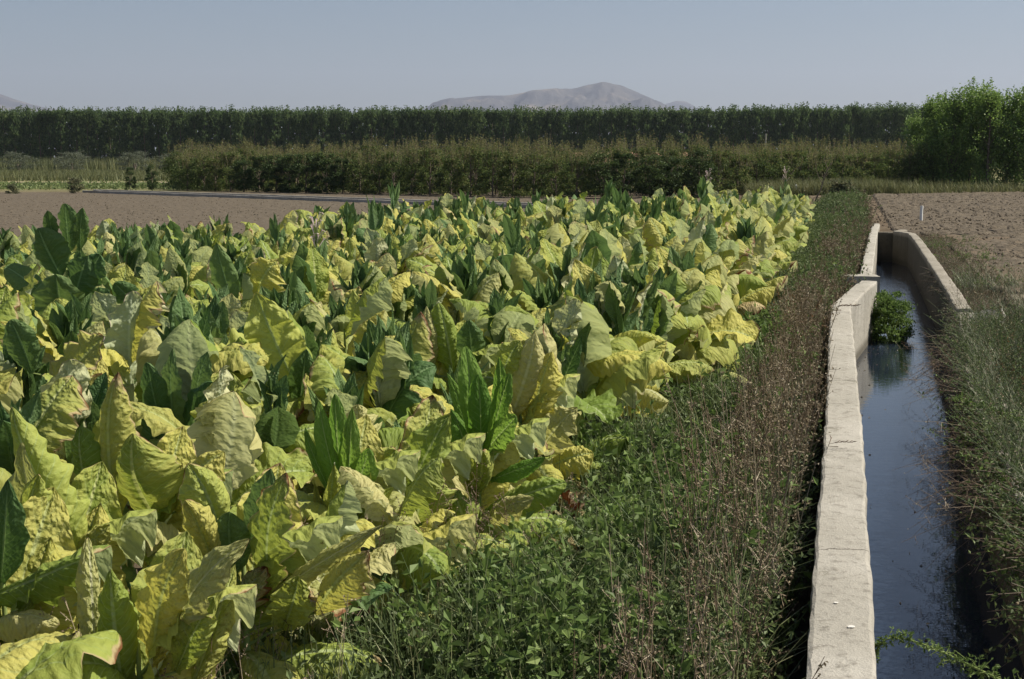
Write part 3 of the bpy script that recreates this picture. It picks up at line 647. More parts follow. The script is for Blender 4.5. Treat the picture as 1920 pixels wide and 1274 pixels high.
def plan(style, rs):
    """leaf list of one plant: (kind, index, material, height, azimuth, scale, tilt)"""
    r = random.Random(rs); out = []; az = r.uniform(0, 6.28); n = r.randint(12, 14)
    hs = r.uniform(.80, 1.0) if style != 'tall' else 1.15
    for i in range(n):
        f = i / (n - 1); z = (.10 + .80 * f) * hs; az += 2.4 + r.uniform(-.4, .4)
        q = r.random()
        if f < .25: kind = 'crumple' if q < .25 else 'hang'
        elif f < .55: kind = 'hang' if q < .35 else 'arch'
        elif f < .8: kind = 'arch' if q < .5 else 'upright'
        else: kind = 'upright' if q < .7 else 'arch'
        q = r.random()
        if style == 'tall': mat = 'green' if f > .3 or q < .5 else 'lime'; kind = 'gbroad' if f > .25 else kind
        elif style == 'green': mat = 'green' if q < .28 else 'lime' if q < .72 else 'yellow'; kind = 'gbroad' if mat == 'green' else kind
        else:
            mat = 'yellow' if q < .44 else 'lime' if q < .74 else 'pale' if q < .88 else 'green' if q < .97 or f > .5 else 'dry'
            if mat == 'green': kind = 'gbroad'
        if kind == 'crumple' and r.random() < .35: mat = 'dry'
        sc = r.uniform(.92, 1.25) * (1 - .18 * max(0, f - .6) / .4) * (1.0 if style != 'tall' else .9)
        out.append((kind, r.randrange(len(LEAF[kind])), mat, z, az, sc, r.uniform(-.2, .2)))
    if style in ('green', 'yellow_sprout', 'tall'):
        m = r.randint(6, 10); zt = .76 * hs if style != 'tall' else hs
        for c in range(1 if style == 'tall' else r.randint(1, 3)):
            oa = r.uniform(0, 6.28)
            for i in range(m if style != 'tall' else 4): out.append(('green', r.randrange(6), 'green', zt + .04 * i * (1.3 if style == 'tall' else 1), oa + i * 2.4, r.uniform(.8, 1.2) * (1.12 - .05 * i), r.uniform(-.1, .35), (math.cos(oa) * .07 * c, math.sin(oa) * .07 * c)))
    return out, hs

def leaf_mat4(l, sc=1):
    off = l[7] if len(l) > 7 else (0, 0)
    return Matrix.Translation((off[0], off[1], l[3])) @ Matrix.Rotation(l[4], 4, 'Z') @ Matrix.Rotation(-l[6], 4, 'Y') @ Matrix.Rotation(math.sin(l[4] * 5) * .3, 4, 'X') @ Matrix.Scale(l[5] * sc, 4)
def stem_geo(hs, style):
    g = Geo(); top = hs * .97 if style != 'flower' else 1.42
    tube(g, [(0, 0, -.05), (.01, .005, top * .4), (-.01, .01, top * .75), (.0, .0, top)], [.017, .015, .012, .006], 7); return g
def flower_geo(ztop, m=0, ms=1):
    g = Geo(); r = random.Random(5)
    for k in range(20):
        a = r.uniform(0, 6.28); d = r.uniform(.01, .08); z = ztop + r.uniform(-.14, .12); b = Vector((math.cos(a) * d * .5, math.sin(a) * d * .5, z - .05)); c = Vector((math.cos(a) * d * 1.2, math.sin(a) * d * 1.2, z + .015))
        ax = (c - b).normalized(); tube(g, [(0, 0, ztop - .2), tuple(b)], [.003, .0025], 3, ms); tube(g, [tuple(b), tuple(b + ax * .03), tuple(c)], [.003, .0035, .006], 5, m)
        s = ax.orthogonal().normalized(); s2 = ax.cross(s); V = [tuple(c)]
        for j in range(10): rr = .017 if j % 2 == 0 else .009; V.append(tuple(c + (s * math.cos(j * .628) + s2 * math.sin(j * .628)) * rr + ax * .006))
        g.add(V, [(0, j, j % 10 + 1) for j in range(1, 11)], m)
    return g

JOINED = {}
def joined(style, k):
    if (style, k) not in JOINED:
        pl, hs = plan(style if style != 'flower' else 'yellow_sprout', 100 + k * 13 + len(style)); g = Geo()
        for i, l in enumerate(pl):
            V, Q, uv = SMALL[l[0]][l[1]]; g2 = Geo(); g2.add(V, Q, MI[l[2]], (i * .381 + k * .11) % 1, uv); g.merge(g2, leaf_mat4(l))
        if style == 'flower':
            for i in range(9): 
                V, Q, uv = SMALL['green'][i % 6]; g2 = Geo(); g2.add(V, Q, MI['green'], i * .1, uv); g.merge(g2, leaf_mat4(('green', 0, 'green', .9 + i * .05, i * 2.4, .62 - .045 * i, .1)))
        JOINED[(style, k)] = (g.mesh('leaves', MATS), stem_geo(hs, style).mesh('stem', M['stem']))
    return JOINED[(style, k)]
FLOWER = flower_geo(1.45).mesh('flower_head', [M['petal'], M['stem']], False)
STEMS = {s: stem_geo(.9 if s != 'tall' else 1.15, s).mesh('stem', M['stem']) for s in ('yellow', 'yellow_sprout', 'green', 'tall', 'flower')}

def tobacco(x, y, style, near, label, group, rz=0, sc=1.0, seed=0, z=0, hz=None):
    e = empty('tobacco_plant', (x, y, z), rz); tag(e, label, 'tobacco plant', group); e.scale = (sc, sc, sc if hz is None else hz)
    if near:
        pl, hs = plan(style if style != 'flower' else 'yellow_sprout', seed); link('stem', STEMS[style], e)
        for l in pl:
            o = link('leaf', leaf_mesh(l[0], l[1], l[2]), e); o.matrix_local = leaf_mat4(l)
            if l[2] == 'dry': o['label'] = 'withered brown leaf'
    else:
        a, b = joined(style, seed % 7 if style in ('yellow', 'yellow_sprout') else seed % 4); link('leaves', a, e); link('stem', b, e)
    if style == 'flower': link('flower_head', FLOWER, e)
    return e

# rows run parallel to the canal; the outermost row borders the weeds
def edge_x(y): return -1.02 + .262 * (y - 5.9) + .10 * np.sin(y * 1.1) + np.interp(y, [4.5, 6.5, 8, 9.5, 12, 15, 20, 30, 40], [.2, .34, .42, .62, .78, .75, .72, .48, .2])
FARL = np.array([(-30, 18), (-9, 20.5), (-4, 24), (-2, 29), (0, 33), (3, 36), (5.5, 39), (7.6, 42.5)])
HERO = []     # (x, y, radius) kept free
def fit_leaf(name, P0, P1, hw, mat, kind='upright', nrm=None, e=None, seed=0, lab=None):
    """a leaf mesh grown to span P0..P1 in the plant's own space"""
    p = params('upright' if kind == 'flat' else kind, seed); Ln = (P1 - P0).length; arch = {'upright': U_(.4, 1.25), 'arch': U_(1.0, 1.5), 'flat': .2}.get(kind, .4)
    p.update(L=Ln * 1.03, Wd=hw, droop=arch, elev=1.0, twist=U_(-.5, .5), bend=U_(-.3, .3), asym=U_(-.7, .7), curl=U_(.1, .7), ruf=U_(.12, .30))
    if mat in ('green', 'fresh'): p.update(blis=.002, ruf=.07, droop=arch * .5, curl=.15)
    V, Q, uv = leaf_arrays(**p, seed=seed, nu=84, nv=29)
    mid = V.reshape(84, 29, 3)[:, 14]; c = mid[-1] - mid[0]; k = Ln / np.linalg.norm(c); c = c / np.linalg.norm(c)
    sd = np.array([-math.sin(p['bend'] * .5), math.cos(p['bend'] * .5), 0]); n = np.cross(c, sd); n /= np.linalg.norm(n); sd = np.cross(n, c)
    tc = np.array((P1 - P0).normalized()); tn = np.array(nrm if nrm is not None else (U_(-.3, .3), -.9, .55)); tn = tn - tc * tn.dot(tc); tn /= np.linalg.norm(tn); ts = np.cross(tn, tc)
    Rm = np.outer(tc, c) + np.outer(tn, n) + np.outer(ts, sd)
    V = (V * k) @ Rm.T + np.array(P0)
    g = Geo(); g.add(V, Q, 0, U_(0, 1), uv); o = g.build(name, M[mat], e); return o
def hero_plant(px, D, label, leaves, low=True, seed=5):
    x = (px - 960) / F * D; root = Vector((x, D, 0)); HERO.append((x, D, .42)); HERO.append((x + .03, D - .42, .36)); HERO.append((x, D - .8, .22))
    e = empty('tobacco_plant', root); tag(e, label, 'tobacco plant'); ztop = .3
    for i, l in enumerate(leaves):
        bx_, by_, tx, ty, hw, mat = l[:6]; kind = l[6] if len(l) > 6 else 'upright'; dt = l[7] if len(l) > 7 else -.12; nr = l[8] if len(l) > 8 else None
        B = at(bx_, by_, D=D) - root; T = at(tx, ty, D=D + dt) - root; ztop = max(ztop, min(B.z, 1.5))
        s0 = Vector((0, 0, max(.08, B.z - .07)))
        fit_leaf('leaf', B, T, hw * D / F * 1.05, mat, kind, nr, e, seed * 50 + i)
        if (B - s0).length > .06: g = Geo(); tube(g, [tuple(s0), tuple(s0.lerp(B, .6) + Vector((0, 0, .01))), tuple(B)], [.007, .006, .004], 5); o = g.build('petiole', M['stem'], e)
    g = Geo(); tube(g, [(0, 0, -.05), (.01, 0, ztop * .5), (0, 0, ztop + .05)], [.017, .014, .007], 7); g.build('stem', M['stem'], e)
    if low:
        pl, hs = plan('yellow', seed)
        for l in pl[:12]: o = link('leaf', leaf_mesh(l[0], l[1], l[2]), e); l = (l[0], l[1], l[2], min(l[3] * .9, ztop * .8)) + tuple(l[4:]); o.matrix_local = leaf_mat4(l, .9)
Y, LI, PA, GR, DR, FR = 'yellow', 'lime', 'pale', 'green', 'dry', 'fresh'
def build_heroes():
    hero_plant(232, 4.25, 'tobacco plant at the photo bottom whose upright leaf has a burnt red-brown tip', [(232, 1300, 207, 1068, 64, LI), (285, 1250, 345, 1030, 52, Y), (300, 1230, 465, 1012, 36, PA), (180, 1290, 165, 1010, 40, PA, 'upright', .12), (190, 1330, 85, 1205, 34, Y), (330, 1260, 400, 1120, 34, LI), (360, 1290, 440, 1060, 40, Y, 'upright', .15)])
    hero_plant(-25, 4.7, 'tobacco plant at the left border with a smooth pointed leaf reaching right', [(-30, 1130, 172, 1044, 44, LI, 'flat', -.2, (-.1, -.6, .9)), (-30, 1180, 108, 1172, 40, PA, 'arch', -.2, (.2, -.5, .9)), (0, 1100, 15, 900, 40, GR), (-10, 1250, 60, 1120, 35, Y)])
    hero_plant(85, 5.2, 'tobacco plant near the lower left corner with tall arching crinkled leaves', [(165, 1060, 22, 765, 58, LI, 'upright', -.1, (-.5, -.8, .3)), (110, 1060, 40, 832, 48, PA, 'upright', -.25), (85, 1060, 72, 890, 58, LI, 'upright', -.35), (60, 1050, 0, 940, 30, GR), (140, 1090, 205, 985, 40, Y), (40, 1080, -40, 980, 45, Y)])
    hero_plant(258, 5.9, 'tobacco plant with a tall blistered yellow leaf pointing straight up, left of the green one', [(225, 970, 222, 700, 48, Y), (300, 985, 250, 815, 72, Y, 'upright', -.2), (180, 960, 150, 800, 40, LI), (350, 1008, 195, 1015, 58, PA, 'arch', -.3, (-.2, .25, 1)), (330, 960, 420, 850, 46, Y, 'arch')])
    hero_plant(440, 5.1, 'tobacco plant with dense upright lime leaves left of the bright green shoot', [(415, 1015, 352, 872, 45, LI), (405, 1075, 348, 940, 34, Y, 'upright', -.25), (500, 1120, 537, 888, 44, LI, 'upright', -.2), (475, 1030, 508, 880, 36, GR), (440, 1080, 430, 960, 40, GR), (500, 1120, 715, 985, 28, PA, 'flat', -.1), (590, 1150, 690, 1035, 46, Y, 'upright', -.2), (530, 1180, 560, 1080, 40, LI), (440, 1160, 500, 1060, 34, PA)])
    hero_plant(628, 6.3, 'tobacco plant with a bright green upright shoot near the lower left', [(640, 930, 598, 752, 20, FR), (640, 930, 628, 740, 22, FR), (650, 935, 660, 765, 20, FR), (625, 930, 572, 802, 10, FR), (615, 1010, 628, 868, 32, LI, 'upright', -.2), (650, 975, 692, 842, 30, FR), (630, 1020, 738, 914, 22, LI, 'flat'), (600, 1025, 590, 905, 11, Y, 'flat'), (560, 1020, 555, 930, 26, LI)])
    hero_plant(893, 7.1, 'glossy green tobacco plant with pointed leaves beside the weeds, lower middle', [(890, 835, 872, 650, 26, FR), (905, 850, 897, 703, 25, FR, 'upright', -.25), (912, 850, 955, 700, 18, FR), (875, 820, 838, 700, 12, FR), (930, 800, 935, 670, 14, FR), (905, 850, 968, 782, 30, FR, 'flat', -.2), (880, 880, 845, 768, 24, FR), (888, 935, 903, 845, 34, Y, 'upright', -.3), (885, 1018, 848, 915, 40, LI, 'upright', -.25), (905, 990, 1000, 935, 26, PA, 'arch', -.3), (920, 900, 1022, 858, 20, FR, 'flat'), (910, 960, 1060, 905, 34, LI, 'arch')])
    hero_plant(762, 6.7, 'tobacco plant whose ribbed leaf has a dark scorched tip, left of the glossy green one', [(745, 975, 842, 778, 46, LI), (700, 940, 742, 845, 44, LI, 'upright', -.25), (690, 880, 670, 760, 38, PA), (780, 980, 820, 880, 46, LI, 'upright', -.2), (750, 1060, 810, 985, 34, GR, 'arch'), (720, 1090, 810, 1060, 34, PA, 'arch'), (700, 1120, 800, 1110, 30, DR, 'arch')])
    hero_plant(520, 8.4, 'tobacco plant with one large smooth lime leaf facing the camera, left of centre', [(560, 735, 480, 548, 52, LI, 'flat'), (490, 750, 450, 632, 36, LI), (560, 770, 574, 655, 28, GR), (620, 760, 700, 700, 40, Y, 'arch'), (440, 760, 380, 700, 38, PA, 'arch')])
    hero_plant(120, 8.2, 'tobacco plant with a wide round yellow quilted leaf, left border side', [(92, 735, 196, 632, 54, Y, 'flat'), (60, 700, 20, 600, 30, GR), (40, 770, -30, 700, 45, Y, 'arch'), (150, 780, 190, 700, 26, PA)])
    hero_plant(350, 7.5, 'tobacco plant with broad blue-green leaves among yellow ones, lower left', [(350, 845, 452, 738, 42, GR, 'flat'), (345, 845, 400, 718, 38, GR, 'upright', -.2), (310, 840, 275, 680, 28, GR), (330, 820, 325, 655, 32, GR), (360, 780, 390, 660, 26, GR), (300, 870, 280, 760, 24, GR), (480, 840, 515, 760, 26, GR), (340, 880, 430, 845, 40, Y, 'arch')])
    hero_plant(840, 10.0, 'tobacco plant with twin yellow folded leaves standing just left of centre', [(850, 705, 822, 568, 40, LI), (800, 700, 800, 575, 30, PA), (745, 715, 738, 610, 36, Y), (890, 690, 880, 600, 26, GR), (700, 690, 690, 600, 28, Y), (800, 760, 770, 690, 36, LI, 'arch')])
    hero_plant(975, 8.6, 'tobacco plant with a broad ribbed yellow leaf right behind the glossy green one', [(955, 790, 1003, 622, 48, PA), (990, 820, 1035, 660, 34, Y), (1010, 850, 1082, 765, 36, PA), (935, 730, 975, 640, 30, LI), (1020, 880, 1110, 850, 34, Y, 'arch')])
    hero_plant(1105, 11.6, 'tobacco plant with the largest upright ribbed pale-green leaf, right of centre', [(1088, 652, 1118, 463, 46, LI, 'flat'), (1140, 660, 1172, 500, 26, PA), (1085, 715, 1205, 700, 48, GR, 'flat', -.35), (1100, 700, 1060, 620, 34, Y), (1090, 760, 1050, 700, 40, Y, 'arch'), (1150, 700, 1250, 640, 38, Y, 'arch'), (1160, 780, 1240, 760, 36, LI, 'arch')])
    hero_plant(122, 12.4, 'tallest dark green tobacco plant, a broad leafy head at the upper left of the field', [(130, 475, 122, 382, 24, GR), (115, 520, 72, 428, 36, GR), (150, 545, 188, 478, 30, GR), (128, 625, 105, 515, 46, GR, 'upright', -.3), (155, 620, 205, 545, 38, GR), (150, 470, 155, 390, 15, GR), (90, 560, 10, 500, 24, GR, 'arch'), (80, 640, 0, 560, 30, GR), (140, 560, 165, 480, 36, GR), (100, 450, 90, 395, 14, GR), (60, 690, 40, 640, 30, GR)], True)
    hero_plant(410, 12.6, 'tobacco plant with one narrow dark pointed leaf raised high, upper left part', [(440, 575, 405, 455, 24, GR), (280, 590, 215, 530, 24, GR), (480, 560, 520, 490, 34, Y, 'arch'), (360, 600, 290, 600, 30, Y, 'arch')])
def build_hero():
    def hp(px, D, style, label, sc=1, seed=1, rz=0, hz=None, rad=.45):
        x = (px - 960) / F * D * 1.0; HERO.append((x, D, rad)); tobacco(x, D, style, D < 12.9, label, None, rz, sc, seed, hz=hz)
    hp(592, 14.0, 'flower', 'tobacco plant with a pink flower head in the left middle of the field', 1.0, 3, .3, 1.10)
    hp(705, 17.5, 'tall', 'tall dark green tobacco plant rising above yellow neighbours near the bare field', .98, 2, 1.2, 1.12)
    hp(585, 5.45, 'yellow', 'low yellow tobacco plant sprawling into the weeds at the photo bottom', .80, 33, 1.0, rad=.25)
    hp(740, 6.1, 'yellow', 'low tobacco plant with drooping yellow leaves pushed out into the near weeds', .78, 52, 2.4, rad=.25)
    hp(285, 15.5, 'tall', 'upright green tobacco plant between the tallest plant and the flowering one', .82, 1, 2.0, .95)
    hp(560, 11.4, 'green', 'green-leaved tobacco plant in front of the one with pink flowers', 1.0, 0, 2.6)
    hp(845, 14.0, 'tall', 'narrow dark green tobacco plant some way right of the pink flowers', .78, 3, .4, .86)
    hp(640, 11.2, 'green', 'green-shooted tobacco plant just right and front of the pink-flowered one', .95, 4, 1.1)
    hp(872, 25.0, 'tall', 'slim green tobacco plant standing out against the bare field edge', .9, 0, 1.7, 1.05)
    hp(520, 20.0, 'tall', 'small upright green tobacco plant at the back before the bare field', .75, 2, .2, .92)
    hp(1325, 33, 'flower', 'tall green tobacco plant with a pale flower tip near the far right corner', 1.0, 1, .3, 1.30)
    hp(1470, 37.0, 'flower', 'flowering tobacco plant at the far end of the outermost row', 1.0, 2, 2.3, 1.32)
    hp(1150, 20, 'tall', 'dark leaved narrow tobacco plant standing up in the middle of the pale leaves', .8, 1, .9)
build_hero(); build_heroes()
cand = []
for row in range(34):
    y = 2.6 + (row % 2) * .3
    while y < 42:
        x = edge_x(y) - .12 - row * .90 + R_.uniform(-.1, .1); yy = y + R_.uniform(-.12, .12)
        y += .56
        if yy > np.interp(x, FARL[:, 0], FARL[:, 1]): continue
        if x < -(yy * .376 + .75): continue
        if (H - 1.1) / max(.1, yy - .3) > math.tan(math.radians(20.9)) * 1.12: continue
        if any((x - a) ** 2 + (yy - b) ** 2 < c * c for a, b, c in HERO): continue
        cand.append((yy, x, row))
cand.sort()
print('TOBACCO', len(cand))
ORD = ['nearest', 'second nearest', 'third nearest', 'fourth nearest', 'fifth nearest']
cnt = {}
mass = Geo(); NIND = 290
for i, (y, x, row) in enumerate(cand):
    r = R_.random(); edge = y / 40
    style = 'yellow_sprout' if r < .46 else 'yellow' if r < .76 else 'green'
    if row < 2 and y > 13: style = 'yellow' if r < .8 else 'yellow_sprout'
    if row >= 2 and y > 9 and R_.random() < .035: style = 'tall'
    if row == 1 and y > 24 and R_.random() < .12: style = 'flower'
    if x < 0 and 5 < y < 17 and style == 'yellow' and R_.random() < .3: style = 'green'
    sc = R_.uniform(.88, 1.10) * (1.06 if y > 30 else 1.12 if y > 24 else 1.10 if row < 3 and y > 8 else 1.0); rz = R_.uniform(0, 6.28); seed = R_.randrange(10000)
    depthw = (('nearest the camera' if y < 6 else 'fairly near' if y < 10 else 'before the kinked wall' if y < 17 else 'beside the kinked wall' if y < 23 else 'beyond the cross slab' if y < 31 else 'at the far corner') if row < 3 else 'nearest the camera' if y < 6 else 'fairly near' if y < 10 else 'before the tallest plant' if y < 12.4 else 'just past the tallest plant' if y < 15 else 'deep in the field' if y < 20 else 'near the bare field')
    look = dict(yellow='yellow crinkled', yellow_sprout='yellowing green-sprouted', green='mostly green', tall='tall green', flower='tall flowering')[style]
    roww = ['beside the weeds', 'one row in', 'two rows in', 'three rows in'][row] if row < 4 else 'among inner rows' if row < 8 else 'towards the left border'
    key = (look, roww, depthw); cnt[key] = cnt.get(key, 0) + 1
    if i < NIND:
        lab = f'{look} tobacco plant {roww}, {depthw}'.replace('towards the left border', 'near the left border')
        e = tobacco(x, y, style, y < 9.6, lab, 'tobacco plants ' + (roww if row else 'in the row beside the weeds') + (' from the weeds' if 0 < row < 4 else ''), rz, sc, seed); e['k'] = str(key); e['n'] = cnt[key]
    else:
        a, b = joined(style, seed % 4); 
        Mx = Matrix.Translation((x, y, 0)) @ Matrix.Rotation(rz, 4, 'Z') @ Matrix.Scale(sc, 4)
        n = len(a.vertices); co = np.zeros(n * 3); a.vertices.foreach_get('co', co); nl = len(a.loops); lv = np.zeros(nl, np.int32); a.loops.foreach_get('vertex_index', lv)
        uvl = np.zeros(nl * 2); a.uv_layers[0].data.foreach_get('uv', uvl); uvv = np.zeros((n, 2)); uvv[lv] = uvl.reshape(-1, 2)
        mi = np.zeros(len(a.polygons), np.int32); a.polygons.foreach_get('material_index', mi); rn = np.zeros(n); a.attributes['rnd'].data.foreach_get('value', rn)
        co = co.reshape(-1, 3) @ np.array(Mx)[:3, :3].T + np.array(Mx)[:3, 3]; Qs = lv.reshape(-1, 4)
        base = mass.n; mass.V.append(co); mass.n += n; mass.R.append((rn + R_.random()) % 1); mass.U.append(uvv); mass.anyuv = True
        for m_ in np.unique(mi): mass.Q.append(Qs[mi == m_] + base); mass.M.append(np.full((mi == m_).sum(), m_, np.int32))
if mass.n: tag(mass.build('far_tobacco', MATS), 'crowded far tobacco plants', 'tobacco', kind='stuff')
# labels: where a look, a row and a depth meet in one plant the label stands; else it is counted from the front
for o in list(COL.objects):
    if 'k' in o:
        o['label'] = o['label'].replace('yellowing green-sprouted', 'green-sprouted')
        k = eval(o['k']); n = o['n']; tot = cnt[k]
        if 1 < tot <= 4: o['label'] = o['label'] + ', ' + ('the ' + ORD[n - 1] + ' such') if n > 1 else o['label'] + ', the nearest such'
        if len(o['label'].split()) > 16: o['label'] = o['label'].replace(' tobacco plant', ' plant')
        del o['k']; del o['n']

# ---------------------------------------------------------------- weeds
def herb(name, stops, trans=.35): return foliage(name, stops, trans, .55, .3)
M['herb'] = herb('weed_leaf', [(0, (.11, .09, .045)), (.15, (.06, .085, .032)), (.5, (.115, .155, .058)), (.85, (.19, .245, .09)), (1, (.34, .36, .18))])
M['herb2'] = herb('weed_leaf_bright', [(0, (.075, .125, .03)), (.6, (.15, .225, .06)), (1, (.27, .34, .11))])
M['grass'] = herb('weed_grass', [(0, (.07, .11, .04)), (.6, (.17, .21, .09)), (1, (.40, .37, .21))], .2)
M['twig'] = herb('dry_twig', [(0, (.10, .065, .042)), (.5, (.23, .165, .11)), (1, (.44, .37, .27))], 0)
M['seed'] = herb('seed_head', [(0, (.12, .085, .05)), (.5, (.23, .18, .11)), (1, (.42, .37, .25))], .1)
M['rust'] = herb('rusty_leaf', [(0, (.16, .06, .025)), (.5, (.28, .12, .045)), (1, (.38, .24, .11))], .2)
M['grey'] = herb('grey_green_grass', [(0, (.10, .12, .07)), (.6, (.18, .2, .12)), (1, (.3, .3, .19))], .15)
WM = [M['herb'], M['herb2'], M['grass'], M['twig'], M['seed'], M['rust'], M['grey'], M['dry'], M['pale']]
def ground_z(x, y):
    if np.min(y) > 40: return np.where(x > 11.2, .13, .0)
    d = lw(y) - .27 - x; return np.where(d < .12, -.42, np.where(d < .3, -.05 - (.3 - d) / .18 * .35, 0.0))
def patch(x, y, f, s): return vn(x * f + 50, y * f + 50, s)
def weeds(n, y0, y1, pw, lo, hi, sizer):
    """positions between the tobacco and the wall; t = 0 at the tobacco, 1 at the wall"""
    y = y0 + (y1 - y0) * rng.random(n) ** pw; t = rng.uniform(lo, hi, n)
    L = np.array(edge_x(y)) + .05; R = lw(y) - .34; x = L + (R - L) * t
    return x, y, t
g = Geo()
# herbs: stem with leaves up it
def herbs(x, y, h, k, ls, m, zb=None, asp=.45, spread=.35, rn=None):
    n = len(x); z = ground_z(x, y) if zb is None else zb
    tipx = x + rng.normal(size=n) * spread * h; tipy = y + rng.normal(size=n) * spread * h
    sticks(g, np.stack([x, y, z - .02], 1), np.stack([tipx, tipy, z + h], 1), .0022, .001, 2)
    t = (rng.random((n, k)) ** .75); P = np.stack([x[:, None] + (tipx - x)[:, None] * t, y[:, None] + (tipy - y)[:, None] * t, (z + 0 * x)[:, None] + h[:, None] * t], -1)
    rb = rng.random(n) if rn is None else rn
    rr = np.clip(np.repeat(rb, k) * .6 + rng.random(n * k) * .5 - .02, 0, 1)
    leaflets(g, P.reshape(-1, 3), np.repeat(ls, k) * rng.uniform(.6, 1.15, n * k), asp, m, rnd=rr, up=.3)
def canopy(x, y, s=0): return .12 + .30 * patch(x, y, 1.3, 5 + s) + .10 * patch(x, y, 4, 8 + s)
for (n, y0, y1, ls) in ((6800, 4.3, 10, .040), (6500, 9.5, 20, .048), (4600, 19, 42, .062), (3800, 41, 72, .085)):
    x, y, t = weeds(n, y0, y1, .9, -.12, .94, 0); h = canopy(x, y) * rng.uniform(.7, 1.15, n) * (1 + .5 * (y > 19)); herbs(x, y, h, 13, np.full(n, ls), 0, rn=patch(x, y, 2.2, 31), asp=.55)
    n2 = n // 3; x, y, t = weeds(n2, y0, y1, .9, -.1, .8, 0); k = patch(x, y, 1.1, 77) > .55; x, y = x[k], y[k]
    herbs(x, y, canopy(x, y) * rng.uniform(.95, 1.5, len(x)), 9, np.full(len(x), ls * 1.6), 1, asp=.55)
    n3 = int(n * .9); x, y, t = weeds(n3, y0, y1, .9, -.1, .93, 0); blades(g, np.stack([x, y, ground_z(x, y)], 1), canopy(x, y) * rng.uniform(.8, 1.7, n3), .006 * (1 + y / 14), .95, 2)
# dark reddish twigs with seed heads, thick near the wall
for (n, y0, y1, lo, hi, hh) in ((340, 4.3, 11, .64, .94, .88), (560, 10, 22, .64, .97, .72), (1500, 20, 43, .5, 1.02, .62), (900, 43, 72, .3, 1.05, .6), (300, 4.3, 20, 0, .65, .36)):
    x, y, t = weeds(n, y0, y1, .9, lo, hi, 0); z = np.minimum(ground_z(x, y), 0) * .6; h = hh * rng.uniform(.45, 1.15, n) * (.65 + .7 * patch(x, y, .9, 19)) - z * .6
    le = rng.normal(size=(n, 2)) * .16; P0 = np.stack([x, y, z - .03], 1); P1 = P0 + np.stack([le[:, 0] * h, le[:, 1] * h, h], 1); rn = rng.random(n)
    sticks(g, P0, P1, .0032 * (1 + y / 25), .0014, 3, rn)
    for b in range(9):
        q = rng.uniform(.25, .95, n)[:, None]; B = P0 + (P1 - P0) * q; dv = unit(rng.normal(size=(n, 3)) + np.array([0, 0, 1.4])) * (rng.uniform(.05, .17, n) * (1.15 - q[:, 0]))[:, None] * 1.5
        sticks(g, B, B + dv, .0016 * (1 + y / 25), .0008, 3, rn)
        k = rng.random(n) < .8; kk = 5
        PP = (B[k][:, None] + dv[k][:, None] * rng.uniform(.3, 1.1, (k.sum(), kk, 1))).reshape(-1, 3); leaflets(g, PP, rng.uniform(.008, .018, len(PP)) * (1 + np.repeat(y[k], kk) / 22), .6, 4, rnd=np.clip(np.repeat(rn[k], kk) * .6 + rng.random(len(PP)) * .4, 0, 1))
# rust coloured and pale seeding patches by the kink
for cx, cy, sx, sy, n, m, hh in ((3.55, 16.2, .14, 1.3, 160, 5, .55), (4.0, 18.4, .2, .9, 150, 5, .5), (4.2, 20.6, .3, 1.0, 190, 4, .62), (3.2, 14.3, .1, .8, 60, 5, .4)):
    x = rng.normal(cx, sx, n); y = rng.normal(cy, sy, n); x = np.minimum(x, lw(y) - .33); h = hh * rng.uniform(.6, 1.1, n); herbs(x, y, h, 26, np.full(n, .028), m, asp=.5, spread=.25)
# broader bright weeds here and there
for px, py, k in ((1290, 850, 9), (1445, 860, 10), (1290, 1010, 10), (1190, 1000, 12), (1210, 1080, 10), (1530, 1010, 6), (1230, 920, 10), (1390, 740, 10), (1120, 960, 10), (1400, 1010, 10)):
    p = at(px, py, z=.3); n = 3; x = p.x + rng.normal(size=n) * .07; y = p.y + rng.normal(size=n) * .07; herbs(x, y, rng.uniform(.3, .42, n), k, np.full(n, .085), 1, asp=.5)
tag(g.build('weeds', WM, smooth=False), 'tangled green weeds and grass between the tobacco and the canal wall', 'weeds', kind='stuff')

# grass between and in front of the tobacco rows' feet
g = Geo(); n = 3800
x = rng.uniform(-2.0, -.2, n); y = rng.uniform(4.2, 7, n); k = np.abs(x - edge_x(y) - .15) < .45; x, y = x[k], y[k]
blades(g, np.stack([x, y, 0 * x], 1), rng.uniform(.15, .5, len(x)), .007, 1.0, 2)
n = 110; y = rng.uniform(4.0, 6.8, n); x = edge_x(y) + rng.uniform(-.35, .45, n); h = rng.uniform(.45, .85, n); le = rng.normal(size=(n, 2)) * .25; rn = rng.random(n)
P0 = np.stack([x, y, 0 * x], 1); P1 = P0 + np.stack([le[:, 0] * h, le[:, 1] * h, h], 1); sticks(g, P0, P1, .0022, .0012, 3, rn)
for b in range(7):
    B = P0 + (P1 - P0) * (.72 + .04 * b); dv = unit(rng.normal(size=(n, 3)) + np.array([0, 0, .8])) * .06; sticks(g, B, B + dv, .001, .0008, 3, rn)
    for q in range(5): leaflets(g, B + dv * (.2 + .2 * q), .012, .5, 3, rnd=rn)
for i in range(80):      # fallen withered leaves at the crop's foot
    y = R_.uniform(4.3, 9) if i < 55 else R_.uniform(12, 24); V, Q, uv = SMALL['crumple'][i % 5]; A = Matrix.Translation((edge_x(y) + R_.uniform(.0, .5), y, R_.uniform(.12, .3))) @ Euler((R_.uniform(-.5, .5), R_.uniform(-.4, .4), R_.uniform(0, 6.28))).to_matrix().to_4x4() @ Matrix.Scale(R_.uniform(.6, .95), 4)
    g2 = Geo(); g2.add(V, Q, 7 if i % 3 else 8, R_.random(), uv); g.merge(g2, A)
